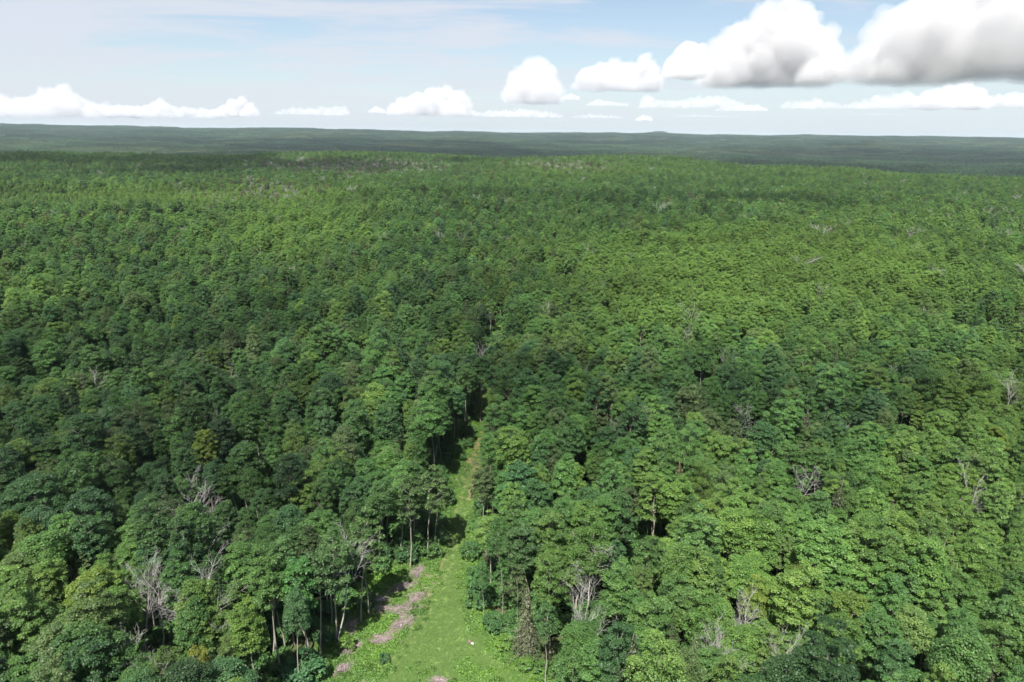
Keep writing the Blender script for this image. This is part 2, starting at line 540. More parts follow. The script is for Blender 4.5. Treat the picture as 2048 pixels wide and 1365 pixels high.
def conifer(seed, H, Rc, base, n_tier, droop=0.35, thin=1.0):
    r = np.random.default_rng(seed)
    segs, tp = trunk_segs(H, 0.99, r, 0.011 * H, 0.05, 8)
    C, N, T, L, Wd = [], [], [], [], []
    for i in range(n_tier):
        t = i / (n_tier - 1)
        z = H * (base + (0.985 - base) * t)
        rad = Rc * (1 - t) ** 0.85 + 0.12
        rad *= r.uniform(0.75, 1.12)
        nbr = max(4, int(9 * (1 - 0.5 * t) * thin))
        a0 = r.uniform(0, 6.28)
        for k in range(nbr):
            az = a0 + 6.2832 * k / nbr + r.normal(0, 0.2)
            rl = rad * r.uniform(0.65, 1.15)
            dirv = np.array([math.cos(az), math.sin(az), 0])
            if rl > 0.8:
                e = dirv * rl + np.array([0, 0, z - droop * rl])
                segs.append((np.array([0, 0, z]), e, 0.035, 0.008))
            m = max(4, int(rl * 14 * thin))
            for q in range(m):
                s = (q + r.random()) / m
                p = dirv * rl * (0.15 + 0.85 * s) + np.array([0, 0, z - droop * rl * s ** 1.3])
                side = np.array([-dirv[1], dirv[0], 0]) * r.normal(0, 0.28 + 0.18 * (1 - s)) * min(1, rl)
                p = p + side + np.array([0, 0, -abs(r.normal(0, 0.09))])
                C.append(p); N.append(np.array([0, 0, 1]) + dirv * 0.35 + r.normal(0, 0.4, 3))
                T.append(dirv + side * 0.9 - np.array([0, 0, droop]) + r.normal(0, 0.25, 3))
                l = r.uniform(0.24, 0.46); L.append(l); Wd.append(l * r.uniform(0.32, 0.5))
    V, F = leaf_quads(np.array(C), np.array(N), np.array(L), np.array(Wd), np.array(T), 0.2, r)
    tv, tf = tubes(segs, 4)
    return (V, F, np.repeat(r.random(len(C)), 4)), (tv, tf)


def bare_tree(seed, H, fork=0.45, spread=0.5, lv=4, up=0.35):
    """a bare tree: stem, ascending limbs in a vase, branches and twigs; lv sets how fine it gets"""
    r = np.random.default_rng(seed)
    segs = []
    Rc = H * (0.09 + 0.11 * spread)
    z0 = H * fork
    r0 = 0.0052 * H
    lean = r.normal(0, 0.03, 2)

    def curve(p, d, ln, ra, rb, n, curl):
        pts = [p]
        for i in range(n):
            d = unit(d + r.normal(0, 0.13, 3) + np.array([0, 0, curl]))
            pts.append(pts[-1] + d * ln / n)
        for i in range(n):
            segs.append((pts[i], pts[i + 1], ra + (rb - ra) * i / n, ra + (rb - ra) * (i + 1) / n))
        return pts, d

    stem, d = curve(np.array([0, 0, -0.3]), unit(np.array([lean[0], lean[1], 1.0])), z0 + 0.3, r0 * 1.2, r0 * 0.9, 4, 0.05)
    top, _ = curve(stem[-1], unit(d + r.normal(0, 0.08, 3)), H * 0.80 - z0, r0 * 0.8, r0 * 0.25, 4, 0.1)
    bases = stem[3:] + top[1:]
    nl = int(r.integers(7, 11))
    for k in range(nl):
        t = (k + r.random()) / nl
        b = bases[min(int(t * len(bases)), len(bases) - 1)]
        az_ = k * 2.4 + r.normal(0, 0.4)
        out = r.uniform(0.45, 1.1) * (0.6 + spread)
        dv = unit(np.array([math.cos(az_) * out, math.sin(az_) * out, 0.9]))
        ln = (H - b[2]) * r.uniform(0.55, 0.95) / max(dv[2], 0.4) * 0.8
        ln = min(ln, Rc * 2.1)
        limb, _ = curve(b, dv, ln, r0 * 0.5, r0 * 0.14, 5, 0.10)
        for q in range(1, 6):
            for _ in range(2):
                a = unit(np.cross(dv, r.normal(size=3)))
                bd = unit(dv * 0.75 + a * 0.75 + np.array([0, 0, 0.25]))
                br, _ = curve(limb[q], bd, ln * r.uniform(0.22, 0.42), r0 * 0.2, 0.012, 3, 0.12)
                if lv >= 3:
                    for w in range(1, 4):
                        for _ in range(2 if lv > 3 else 1):
                            td = unit(bd * 0.7 + r.normal(0, 0.5, 3) + np.array([0, 0, 0.25]))
                            segs.append((br[w], br[w] + td * ln * r.uniform(0.09, 0.2), 0.013, 0.007))
    segs = [(a_, b_, max(c_, 0.013), max(d_, 0.008)) for a_, b_, c_, d_ in segs]
    k = H / max(q[1][2] for q in segs)
    return [(a_ * k, b_ * k, c_, d_) for a_, b_, c_, d_ in segs]


def joined(name, crown, trunk, leafm, barkm):
    (V, F, v), (tv, tf) = crown, trunk
    return mesh_np(name, np.concatenate([V, tv]), np.concatenate([F, tf + len(V)]), [leafm, barkm],
                   np.concatenate([np.zeros(len(F)), np.ones(len(tf))]), {'v': np.concatenate([v, np.full(len(tv), 0.5)])})


# tree models: near ones with trunk and crown apart, and the same joined for the mass of the forest
SPEC = []      # (kind, H, Rc, crown mesh, trunk mesh, crown mid height)
LIB_NEAR = bpy.data.collections.new('near_trees')
LIB_MID = bpy.data.collections.new('mid_trees')
LIB_FAR = bpy.data.collections.new('far_trees')
rp = np.random.default_rng(5)


def lib_add(col, name, me):
    o = bpy.data.objects.new(name, me)
    col.objects.link(o)
    return o


N_LAYER, N_BUSHY = 9, 5
for i in range(N_LAYER):
    H, Rc, bs = rp.uniform(17.0, 20.0), rp.uniform(1.95, 2.7), rp.uniform(0.50, 0.60)
    cr, tr = broadleaf(100 + i, H, Rc, bs, 78, 120, 0.225, (0.48, 0.92), 'layer')
    SPEC.append(('layer', H, Rc, mesh_np('crown', cr[0], cr[1], [M_LEAF], attrs={'v': cr[2]}), mesh_np('trunk', *tr, [M_BARK]), H * (1 + bs) / 2))
    lib_add(LIB_NEAR, 't%02d' % i, joined('near_tree', cr, tr, M_LEAF, M_BARK))
    cr, tr = broadleaf(100 + i, H, Rc, bs, 48, 30, 0.52, (0.6, 1.05), 'layer', 3)
    lib_add(LIB_MID, 't%02d' % i, joined('mid_tree', cr, tr, M_LEAF, M_BARK))
for i in range(N_BUSHY):
    H, Rc, bs = rp.uniform(15.5, 18.5), rp.uniform(1.9, 2.55), rp.uniform(0.46, 0.56)
    cr, tr = broadleaf(200 + i, H, Rc, bs, 70, 130, 0.20, (0.6, 1.0), 'bushy')
    SPEC.append(('bushy', H, Rc, mesh_np('crown', cr[0], cr[1], [M_LEAF], attrs={'v': cr[2]}), mesh_np('trunk', *tr, [M_BARK]), H * (1 + bs) / 2))
    lib_add(LIB_NEAR, 't%02d' % (N_LAYER + i), joined('near_tree', cr, tr, M_LEAF, M_BARK))
    cr, tr = broadleaf(200 + i, H, Rc, bs, 44, 30, 0.5, (0.7, 1.1), 'bushy', 3)
    lib_add(LIB_MID, 't%02d' % (N_LAYER + i), joined('mid_tree', cr, tr, M_LEAF, M_BARK))
# conifers and bare trees in the mass: indices 14, 15 and 16, 17
for i in range(2):
    cr, tr = conifer(300 + i, 16, 2.7, 0.16, 26)
    me_c = joined('conifer', cr, tr, M_NEEDLE, M_BARK)
    lib_add(LIB_NEAR, 't%02d' % (14 + i), me_c); lib_add(LIB_MID, 't%02d' % (14 + i), me_c)
for i in range(2):
    sg = bare_tree(330 + i, 19, 0.45, 0.5, 4)
    sg = [(a_, b_, c_ * 1.15 + 0.004, d_ * 1.15 + 0.004) for a_, b_, c_, d_ in sg]
    me_b = mesh_np('bare', *tubes(sg, 3), [M_DEAD])
    lib_add(LIB_NEAR, 't%02d' % (16 + i), me_b); lib_add(LIB_MID, 't%02d' % (16 + i), me_b)
N_KIND = 14

# slender edge trees: long bare stem, small high crown
SLENDER = []
for i in range(3):
    H, Rc, bs = rp.uniform(18, 21), rp.uniform(2.1, 2.7), rp.uniform(0.5, 0.58)
    cr, tr = broadleaf(250 + i, H, Rc, bs, 44, 80, 0.28, (0.55, 0.95), 'layer')
    SLENDER.append((H, Rc, mesh_np('crown', cr[0], cr[1], [M_LEAF], attrs={'v': cr[2]}), mesh_np('trunk', *tr, [M_BARK])))


# ------------------------------------------------------------------ where the trees stand
def tone(n, r, sun_tint):
    """leaf colours: mixed species, with sun and shade painted in, sunlit where warm is high"""
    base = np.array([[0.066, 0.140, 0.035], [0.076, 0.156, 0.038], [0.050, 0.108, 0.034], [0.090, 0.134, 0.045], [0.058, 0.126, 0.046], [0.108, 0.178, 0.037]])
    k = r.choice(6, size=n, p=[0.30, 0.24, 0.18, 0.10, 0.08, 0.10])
    c = base[k] * r.uniform(0.62, 1.28, (n, 1)) * (1 + np.clip(sun_tint, -0.5, 0)[:, None] * 0.4)
    y = np.clip(sun_tint + r.normal(0, 0.22, n), 0, 1)[:, None]
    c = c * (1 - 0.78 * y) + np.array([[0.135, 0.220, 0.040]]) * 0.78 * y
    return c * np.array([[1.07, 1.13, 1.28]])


# sunlit patches painted into the leaf colour as paler, yellower stands (photo x, y, half-width, half-height, amount)
SUN_TINT = [(1560, 560, 420, 110, 1.0), (620, 470, 190, 70, 0.7), (170, 1220, 160, 90, 0.7), (520, 1290, 90, 60, 0.55), (1880, 1050, 160, 130, 0.6),
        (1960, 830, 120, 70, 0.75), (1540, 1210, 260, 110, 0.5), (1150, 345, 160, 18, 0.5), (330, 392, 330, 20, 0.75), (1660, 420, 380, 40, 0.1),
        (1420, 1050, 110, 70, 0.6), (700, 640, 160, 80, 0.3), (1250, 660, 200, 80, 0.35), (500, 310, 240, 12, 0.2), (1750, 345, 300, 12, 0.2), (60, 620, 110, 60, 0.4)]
SHADE_TINT = [(400, 830, 480, 230, 0.6), (900, 620, 260, 110, 0.4), (1400, 420, 420, 45, 0.45), (250, 340, 420, 34, 0.5), (1550, 800, 250, 90, 0.35), (900, 420, 150, 40, 0.35)]  # shaded patches painted into the leaf colour as a darker tone


def sun_tint_at(P):
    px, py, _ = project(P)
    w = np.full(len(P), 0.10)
    for x, y, a, b, k in SUN_TINT:
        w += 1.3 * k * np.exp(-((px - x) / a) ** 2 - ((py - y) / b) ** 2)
    for x, y, a, b, k in SHADE_TINT:
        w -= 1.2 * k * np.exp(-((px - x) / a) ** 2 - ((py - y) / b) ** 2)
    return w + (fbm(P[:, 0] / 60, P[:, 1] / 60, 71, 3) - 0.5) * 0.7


SP = 4.55
gx = np.arange(-2200, 2200, SP); gy = np.arange(30, 2700, SP * 0.87)
TX, TY = np.meshgrid(gx, gy, indexing='ij')
TX = TX + (np.arange(len(gy)) % 2)[None, :] * SP * 0.5
TX, TY = TX.ravel(), TY.ravel()
sel = np.abs(TX) < 0.80 * TY + 34
TX, TY = TX[sel], TY[sel]
TX += rng.uniform(-0.40, 0.40, len(TX)) * SP; TY += rng.uniform(-0.40, 0.40, len(TY)) * SP
D = np.hypot(TX, TY)
az = np.degrees(np.arctan2(TX, TY))
LIM = 2330 - 10 * az
sel = (D < LIM) & (D > 30)
TX, TY, D = TX[sel], TY[sel], D[sel]
sd = sdist(P_OPEN, TX, TY)
sel = sd > np.where(D < 360, rng.uniform(0.8, 2.8, len(TX)) + 1.6 * smooth(135, 184, D) - 4.5 * smooth(194, 204, D) * (1 - smooth(230, 243, D)) - 1.9 * smooth(243, 250, D), 2.0)
TX, TY, D = TX[sel], TY[sel], D[sel]
# thinning: small gaps
gap = fbm(TX / 14, TY / 14, 81, 2)
sel = (gap > 0.24) & (rng.random(len(TX)) > 0.07)
TX, TY, D = TX[sel], TY[sel], D[sel]
n = len(TX)
TZ = terrain(TX, TY)
stand = 0.76 + 0.24 * fbm(TX / 45, TY / 45, 91, 3) + 0.22 * fbm(TX / 130, TY / 130, 93, 2)
# a younger, lower stand in front of the dark tree line on the west side
lowp = project(np.stack([TX, TY, TZ + 8], 1))
low = smooth(384, 392, lowp[1]) * (1 - smooth(415, 440, lowp[1])) * (1 - smooth(420, 760, lowp[0]))
stand = stand * (1 - 0.42 * low)
sc = stand * np.clip(rng.normal(1.0, 0.155 + 0.05 * smooth(300, 700, D), n), 0.55, 1.4)
KIND = np.where(rng.random(n) < 0.70, rng.integers(0, N_LAYER, n), rng.integers(N_LAYER, N_KIND, n))
rare = rng.random(n)
KIND = np.where(rare < 0.022 + 0.03 * smooth(400, 900, D), rng.integers(14, 16, n), KIND)
greyband = np.exp(-((lowp[0] - 700) / 170) ** 2 - ((lowp[1] - 345) / 14) ** 2) + 0.8 * np.exp(-((lowp[0] - 1120) / 90) ** 2 - ((lowp[1] - 345) / 10) ** 2) \
    + 0.5 * np.exp(-((lowp[0] - 540) / 120) ** 2 - ((lowp[1] - 395) / 16) ** 2)
bare = rng.random(n) < 0.012 * smooth(300, 420, D) + 0.3 * greyband
KIND = np.where(bare, rng.integers(16, 18, n), KIND)
sun_tint = sun_tint_at(np.stack([TX, TY, TZ + 12 * sc], 1))
TINT = tone(n, rng, sun_tint) * (0.74 + 0.52 * fbm(TX / 55, TY / 38, 97, 3))[:, None]
con = (KIND == 14) | (KIND == 15)
dying = (KIND < 14) & (rng.random(n) < 0.004 * smooth(300, 500, D) + 0.55 * greyband)
TINT[dying] = np.array([0.098, 0.100, 0.064]) * rng.uniform(0.7, 1.25, (dying.sum(), 1))
TINT[con] = np.array([0.055, 0.070, 0.034]) * rng.uniform(0.8, 1.3, (con.sum(), 1))
ROT = np.stack([rng.normal(0, 0.06, n), rng.normal(0, 0.045, n), rng.uniform(0, 6.283, n)], 1)
wid = rng.uniform(0.82, 1.24, n)
SCL = np.stack([sc * wid * rng.uniform(0.9, 1.1, n), sc * wid * rng.uniform(0.9, 1.1, n), sc * rng.uniform(0.9, 1.08, n)], 1)

# trees that stand out in the photograph ---------------------------------------------------------
# (photo x, y of the crown's middle, kind, height, width factor, tint, name, category, label)
YG, LG, BR, OL = (0.135, 0.205, 0.036), (0.085, 0.165, 0.040), (0.085, 0.082, 0.045), (0.078, 0.094, 0.045)
FEATURE = [
    (190, 1195, 'layer', 19, 1.25, YG, 'big yellow-green broadleaf tree with wide crown near the lower corner of the picture'),
    (345, 1170, 'layer', 18, 1.10, (0.06, 0.135, 0.04), 'mid green broad-crowned tree standing just beside the twin bare grey trees'),
    (510, 1265, 'layer', 19, 1.0, (0.10, 0.18, 0.035), 'tall fresh green tree with yellow top above the brush-strewn clearing'),
    (400, 1345, 'bushy', 13, 0.8, (0.17, 0.19, 0.035), 'small strongly yellow tree at the bottom edge of the picture'),
    (412, 900, 'layer', 17, 0.95, (0.12, 0.18, 0.034), 'lone yellow-green tree among dark green crowns on the shaded side'),
    (1420, 1050, 'layer', 18, 1.1, (0.11, 0.18, 0.035), 'yellow-green lobed tree in the forest beyond the brown conifer'),
    (1500, 1205, 'layer', 17, 1.0, YG, 'yellow-green tree beside the bare rounded snag in the lower forest'),
    (1592, 1165, 'bushy', 15, 0.9, (0.11, 0.165, 0.036), 'olive-yellow rounded tree next to the blue-grey spruce'),
    (1700, 1225, 'layer', 18, 1.1, (0.115, 0.185, 0.036), 'pale yellow-green tree between the blue-grey spruce and the picture corner'),
    (1875, 1065, 'layer', 18, 1.15, (0.115, 0.18, 0.036), 'wide pale green tree below the large bare white snag'),
    (1990, 885, 'layer', 17, 1.0, YG, 'yellow-green tree touching the edge of the picture above the white snag'),
    (1080, 1000, 'layer', 19, 1.15, (0.055, 0.125, 0.042), 'large domed mid green tree beside the red soil of the track'),
    (1190, 940, 'layer', 17, 0.95, (0.085, 0.155, 0.04), 'light green narrow tree behind the domed tree by the track'),
    (730, 1095, 'layer', 18, 0.85, (0.062, 0.125, 0.04), 'slim mid green tree at the upper end of the clearing'),
    (1105, 1160, 'layer', 18, 0.9, (0.085, 0.16, 0.038), 'bright green tree beside the small white bare tree near the track'),
    (1300, 1120, 'layer', 18, 1.0, (0.075, 0.15, 0.038), 'bright lobed tree in the forest a little beyond the small white bare tree'),
    (1655, 1345, 'bushy', 15, 1.1, (0.075, 0.15, 0.04), 'light green rounded tree at the bottom edge below the spruce'),
]
SLENDERS = [
    (628, 1150, 20, 'slender tree with long pale trunk at the edge of the clearing, by the upper brush', 0.9),
    (660, 1120, 21, 'tall slender tree with leaning pale trunk among the clearing-edge trees', 1.0),
    (712, 1085, 20, 'slender high-crowned tree nearest the top of the brush piles', 0.95),
    (600, 1165, 20, 'slender tree with white trunk beside the lowest brush pile', 1.0),
    (815, 1000, 19, 'slender tree with bare pale stem beside the dark bend of the track', 1.0),
    (852, 985, 19, 'slender pale-stemmed tree overhanging the bend of the track', 1.1),
    (968, 1155, 12.5, 'thin pale-stemmed young tree on the bank opposite the brush piles', 0.75),
    (1003, 1150, 12.5, 'thin young tree with white stem just behind the bank of bushes', 0.75),
    (1038, 1172, 12.5, 'young thin-stemmed tree just behind the dark conifer beside the grass', 0.75),
    (1095, 1250, 14, 'thin dark-leaved tree with bare stem beside the dark conifer', 0.85),
]
CONIFERS = [
    (1052, 1245, 13.5, 2.6, OL, 'hemlock_tree', 'dark olive conifer standing alone at the edge of the mown grass'),
    (985, 1075, 13.0, 1.9, BR, 'hemlock_tree', 'brown-tinged slim conifer on the bank above the bend of the track'),
    (1355, 985, 15.0, 2.3, (0.12, 0.098, 0.052), 'hemlock_tree', 'pale brown conifer with thin top in the middle of the forest'),
    (1634, 1145, 14.0, 1.6, (0.085, 0.115, 0.10), 'spruce_tree', 'blue-grey spruce with a pointed top among pale green trees'),
    (848, 775, 17, 2.2, BR, 'hemlock_tree', 'dark brown conifer beside the far stretch of the track'),
    (905, 790, 17, 2.2, (0.085, 0.085, 0.04), 'hemlock_tree', 'olive-brown conifer nearest the far stretch of the track'),
    (1065, 830, 16, 2.6, (0.11, 0.085, 0.045), 'hemlock_tree', 'spreading brown conifer across the track from the olive-brown one'),
    (385, 880, 15, 2.2, (0.05, 0.09, 0.05), 'spruce_tree', 'dark bluish conifer beside the lone yellow-green tree'),
    (1775, 1060, 13, 2.0, (0.09, 0.085, 0.045), 'hemlock_tree', 'short brownish conifer beside the wide pale green tree'),
]
SNAGS = [   # photo x, y of the branches' middle, height, fork, spread, label
    (1972, 975, 15, 0.45, 0.55, 'large bare white tree with rounded fan of branches near the picture edge'),
    (1176, 1112, 14, 0.5, 0.62, 'small white bare tree with dense round twigs close to the track'),
    (478, 1165, 17, 0.55, 0.5, 'tall bare grey tree with fanned top above the yellow-topped tree'),
    (402, 1000, 15, 0.45, 0.42, 'slim upright bare tree in the dark part of the forest'),
    (248, 1150, 15, 0.5, 0.55, 'bare grey tree, the higher of two beside the big yellow-green tree'),
    (292, 1175, 14, 0.5, 0.5, 'bare grey tree, the lower of two beside the big yellow-green tree'),
    (245, 1335, 12, 0.3, 0.6, 'wide twiggy dead tree at the bottom edge of the picture'),
    (328, 1270, 15, 0.5, 0.45, 'dead tree with pale crooked stem above the small yellow tree'),
    (262, 1262, 13, 0.4, 0.55, 'dead brownish tree below the big yellow-green tree'),
    (1472, 1222, 14, 0.4, 0.5, 'rounded brownish bare tree in front of a yellow-green tree'),
    (1592, 1262, 14, 0.4, 0.5, 'bare pale tree with upright forks below the blue-grey spruce'),
    (1440, 1290, 13, 0.55, 0.5, 'bare forked trunk with pale bark low in the forest'),
    (1640, 1285, 12, 0.45, 0.4, 'slim bare tree next to the pale one below the spruce'),
    (1200, 1180, 13, 0.4, 0.5, 'bare grey tree in the forest just below the small white bare tree'),
    (665, 1105, 16, 0.6, 0.5, 'dead-topped grey tree among the slender trees by the clearing'),
    (460, 1075, 13, 0.5, 0.55, 'grey twiggy dead tree above the tall fanned bare tree'),
    (958, 705, 15, 0.5, 0.2, 'tall grey-brown dead tree leaning beside the far end of the track'),
    (1163, 725, 15, 0.5, 0.55, 'white bare tree beyond the spreading brown conifer'),
    (1238, 738, 14, 0.5, 0.7, 'white bare tree with flat spreading branches beyond the brown conifer'),
    (1232, 832, 14, 0.45, 0.6, 'dull grey bare tree halfway between the conifers and the slopes beyond'),
    (1652, 575, 17, 0.4, 0.5, 'tall white dead tree in the bright sunny stand'),
    (1205, 570, 15, 0.4, 0.5, 'grey bare tree at the near edge of the bright sunny stand'),
    (1175, 575, 15, 0.4, 0.45, 'thin grey bare tree beside another at the edge of the sunny stand'),
    (1098, 610, 15, 0.4, 0.45, 'dead brownish tree across the track beyond the leaning dead tree'),
    (1400, 622, 16, 0.45, 0.55, 'broad faded bare tree among mid green crowns below the sunny stand'),
    (1447, 718, 15, 0.45, 0.55, 'brownish bare tree with round fan deep in the forest'),
    (1770, 745, 14, 0.3, 0.65, 'low tangled bare tree in the shaded forest before the yellow stand'),
    (1725, 850, 13, 0.3, 0.65, 'low spreading grey dead tree amid dark crowns'),
    (1492, 835, 14, 0.45, 0.45, 'slim grey bare tree in the middle of the forest'),
    (1610, 940, 14, 0.4, 0.5, 'leaning bare pale tree above the wide lobed trees'),
    (1868, 625, 14, 0.4, 0.5, 'grey bare tree near the edge of the sunny stand'),
    (2025, 765, 16, 0.5, 0.5, 'pale bare tree touching the picture edge'),
    (930, 470, 16, 0.35, 0.55, 'broad faded brown dead tree far up the forest'),
    (940, 455, 15, 0.35, 0.5, 'brown-grey dead tree just behind the broad faded one'),
    (215, 745, 14, 0.4, 0.6, 'dull bare tree in the dark forest on the shaded side'),
    (460, 735, 13, 0.35, 0.6, 'pinkish-grey bare tree low among dark crowns on the shaded side'),
    (425, 945, 13, 0.4, 0.55, 'white-limbed bare tree just below the lone yellow-green tree'),
    (95, 880, 14, 0.45, 0.5, 'pale forked bare tree near the edge on the shaded side'),
    (435, 815, 15, 0.45, 0.4, 'thin bare stem standing in a dark gap of the forest'),
    (1375, 655, 14, 0.45, 0.5, 'small grey bare tree beside the broad faded one'),
]


def foot(px, py, h):
    """where a thing stands whose point at height h shows at this pixel"""
    z = h
    for _ in range(4):
        p = at_z(px, py, z)
        z = float(terrain(p[0], p[1])) + h
    return p[0], p[1], z - h


TREES = []      # individual trees: dict
placed = []     # x, y, clearance
for px, py, st, H, wf, tint, lab in FEATURE:
    H *= 1.15; wf *= 1.0
    x, y, z = foot(px, py, H * 0.76)
    ks = [i for i in range(N_KIND) if SPEC[i][0] == st]
    k = ks[int(px) % len(ks)]
    TREES.append(dict(x=x, y=y, z=z, k=k, s=H / SPEC[k][1], w=wf, tint=tint, rot=(0.02, -0.02, px * 0.7), label=lab))
    placed.append((x, y, 3.2 * wf + 0.9))
SL = []
for px, py, H, lab, wf in SLENDERS:
    H *= 1.18
    x, y, z = foot(px, py, H * 0.76)
    k = len(SL) % 3
    SL.append(dict(x=x, y=y, z=z, k=k, s=H / SLENDER[k][0], w=wf, label=lab))
    placed.append((x, y, 2.6))
CN = []
for i, (px, py, H, Rc, tint, nm, lab) in enumerate(CONIFERS):
    H *= 1.18; Rc *= 1.15
    x, y, z = foot(px, py, H * 0.5)
    CN.append((x, y, z, H, Rc, tint, nm, lab, 400 + i))
    placed.append((x, y, Rc + 1.6))
SN = []
for i, (px, py, H, fk, spd, lab) in enumerate(SNAGS):
    H *= 1.52
    x, y, z = foot(px, py, H * 0.86)
    SN.append((x, y, z, H, fk, spd, lab, 500 + i))
    placed.append((x, y, 1.9))
# clear the mass around them, and keep sight of the bare ones free on the camera's side
keep = np.ones(n, bool)
for i, (x, y, c) in enumerate(placed):
    keep &= np.hypot(TX - x, TY - y) > c
for s in SN + [c_[:8] for c_ in CN]:
    x, y = s[0], s[1]
    dd = math.hypot(x, y)
    for f, rad in ((2.6, 2.2), (5.2, 2.0)):
        qx, qy = x * (1 - f / dd), y * (1 - f / dd)
        keep &= ~((np.hypot(TX - qx, TY - qy) < rad) & (SCL[:, 2] > 0.75))
for t in TREES:
    dd = math.hypot(t['x'], t['y'])
    qx, qy = t['x'] * (1 - 4.6 / dd), t['y'] * (1 - 4.6 / dd)
    keep &= ~((np.hypot(TX - qx, TY - qy) < 2.8) & (SCL[:, 2] > 0.8))
TX, TY, TZ, D, KIND, TINT, ROT, SCL = TX[keep], TY[keep], TZ[keep], D[keep], KIND[keep], TINT[keep], ROT[keep], SCL[keep]
n = len(TX)

# the trees that show largest become things of their own
Hk = np.array([s[1] for s in SPEC] + [16, 16, 15, 15])[KIND] * SCL[:, 2]
px, py, dep = project(np.stack([TX, TY, TZ + Hk * 0.78], 1))
bx, by, _ = project(np.stack([TX, TY, TZ + Hk * 0.45], 1))
inframe = (px > -25) & (px < 2073) & (py < 1372) & (KIND < 14)
size = SCL[:, 0] / dep
solo = np.zeros(n, bool)
n_layer_f = sum(1 for t in TREES if SPEC[t['k']][0] == 'layer'); n_bushy_f = len(TREES) - n_layer_f
for lo, hi, cnt in ((0, N_LAYER, 300 - n_layer_f), (N_LAYER, N_KIND, 150 - n_bushy_f)):
    c = np.where(inframe & (KIND >= lo) & (KIND < hi))[0]
    solo[c[np.argsort(-size[c])][:cnt]] = True
for i in np.where(solo)[0]:
    TREES.append(dict(x=TX[i], y=TY[i], z=TZ[i], k=int(KIND[i]), s3=tuple(SCL[i]), tint=tuple(TINT[i]), rot=tuple(ROT[i]), label=None, px=px[i], py=py[i], H=Hk[i]))

seen_labels = set(t['label'] for t in TREES if t['label'])


def num_word(k):
    ones = 'zero one two three four five six seven eight nine ten eleven twelve thirteen fourteen fifteen sixteen seventeen eighteen nineteen'.split()
    tens = 'zero ten twenty thirty forty fifty sixty seventy eighty ninety hundred'.split()
    k = int(k)
    if k < 20: return ones[k]
    return tens[k // 10] + ('' if k % 10 == 0 else '-' + ones[k % 10])


def auto_label(t):
    r_, g_, b_ = t['tint']
    ratio, lum = r_ / g_, g_
    if ratio > 0.64: c = 'olive green'
    elif ratio > 0.55 and lum > 0.13: c = 'yellow-green'
    elif lum > 0.15: c = 'light green'
    elif lum > 0.115: c = 'mid green'
    elif b_ / g_ > 0.38: c = 'bluish green'
    else: c = 'dark green'
    sx = t['s3'][0] / t['s3'][2]
    sh = 'wide ' if sx > 1.1 else ('narrow ' if sx < 0.88 else '')
    sz = 'tall ' if t['H'] > 18.5 else ('low ' if t['H'] < 12.5 else '')
    st = 'lobe' if t['k'] < N_LAYER else 'smooth'
    fx, fy = 100 * t['px'] / 2048, 100 * (1365 - t['py']) / 1365
    fx, fy = min(max(fx, 0), 99), max(fy, 0)
    place = '%s percent across and %s percent up the picture' % (num_word(round(fx)), num_word(round(fy)))
    lab = '%s%s%s %s-crowned tree %s' % (sz, sh, c, st, place)
    if len(lab.replace('-', ' ').split()) > 17: lab = lab.replace(sz, '', 1) if sz else lab
    if lab in seen_labels:
        lab = lab.replace(' percent across', ' percent or so across')
        if sz: lab = lab.replace(sz, '', 1)
        elif sh: lab = lab.replace(sh, '', 1)
    seen_labels.add(lab)
    return lab


crown_mesh = {}
for t in TREES:
    kind, H0, R0, cme, tme, _ = SPEC[t['k']]
    nm = 'broadleaf_tree' if kind == 'layer' else 'bushy_tree'
    root = link(nm, None)
    root.location = (t['x'], t['y'], t['z'])
    root.rotation_euler = t['rot']
    root.scale = t['s3'] if 's3' in t else (t['s'] * t['w'], t['s'] * t['w'], t['s'])
    tag(root, t['label'] or auto_label(t), 'tree', 'leafy trees of the near forest')
    cr = link('crown', cme, root)
    cr['tint'] = [float(v) for v in t['tint']]
    link('trunk', tme, root)

for i, s in enumerate(SL):
    H0, R0, cme, tme = SLENDER[s['k']]
    root = link('slender_tree', None)
    root.location = (s['x'], s['y'], s['z'])
    root.rotation_euler = (0.03 * math.sin(i * 2.1), 0.05 * math.cos(i * 1.7), i * 1.9)
    root.scale = (s['s'] * s['w'], s['s'] * s['w'], s['s'])
    tag(root, s['label'], 'tree', 'slender trees along the track and clearing')
    cr = link('crown', cme, root)
    cr['tint'] = [0.058 + 0.008 * (i % 3), 0.118 + 0.012 * (i % 4), 0.040]
    link('trunk', tme, root)

for x, y, z, H, Rc, tint, nm, lab, seed in CN:
    cr, tr = conifer(seed, H, Rc, 0.13, 28 if H > 14 else 24, 0.25 if nm == 'spruce_tree' else 0.38)
    root = link(nm, None)
    root.location = (x, y, z); root.rotation_euler = (0, 0, seed * 1.3)
    tag(root, lab, 'conifer', 'conifers that stand out in the forest')
    c = link('crown', mesh_np('crown', cr[0], cr[1], [M_NEEDLE], attrs={'v': cr[2]}), root)
    c['tint'] = [float(v) for v in tint]
    link('trunk', mesh_np('trunk', *tr, [M_BARK]), root)

for x, y, z, H, fk, spd, lab, seed in SN:
    sg = bare_tree(seed, H, fk, spd, 4 if math.hypot(x, y) < 190 else 3)
    big = [s for s in sg if s[2] > 0.075]
    fine = [s for s in sg if s[2] <= 0.075]
    root = link('dead_tree', None)
    root.location = (x, y, z); root.rotation_euler = (random.uniform(-0.05, 0.05), random.uniform(-0.05, 0.05), seed * 0.9)
    tag(root, lab, 'dead tree', 'bare dead trees standing in the forest')
    link('trunk', mesh_np('trunk', *tubes(big, 6), [M_DEAD]), root)
    if fine:
        link('branches', mesh_np('branches', *tubes(fine, 3), [M_DEAD]), root)

# ------------------------------------------------------------------ the mass of the forest
GN_CACHE = {}


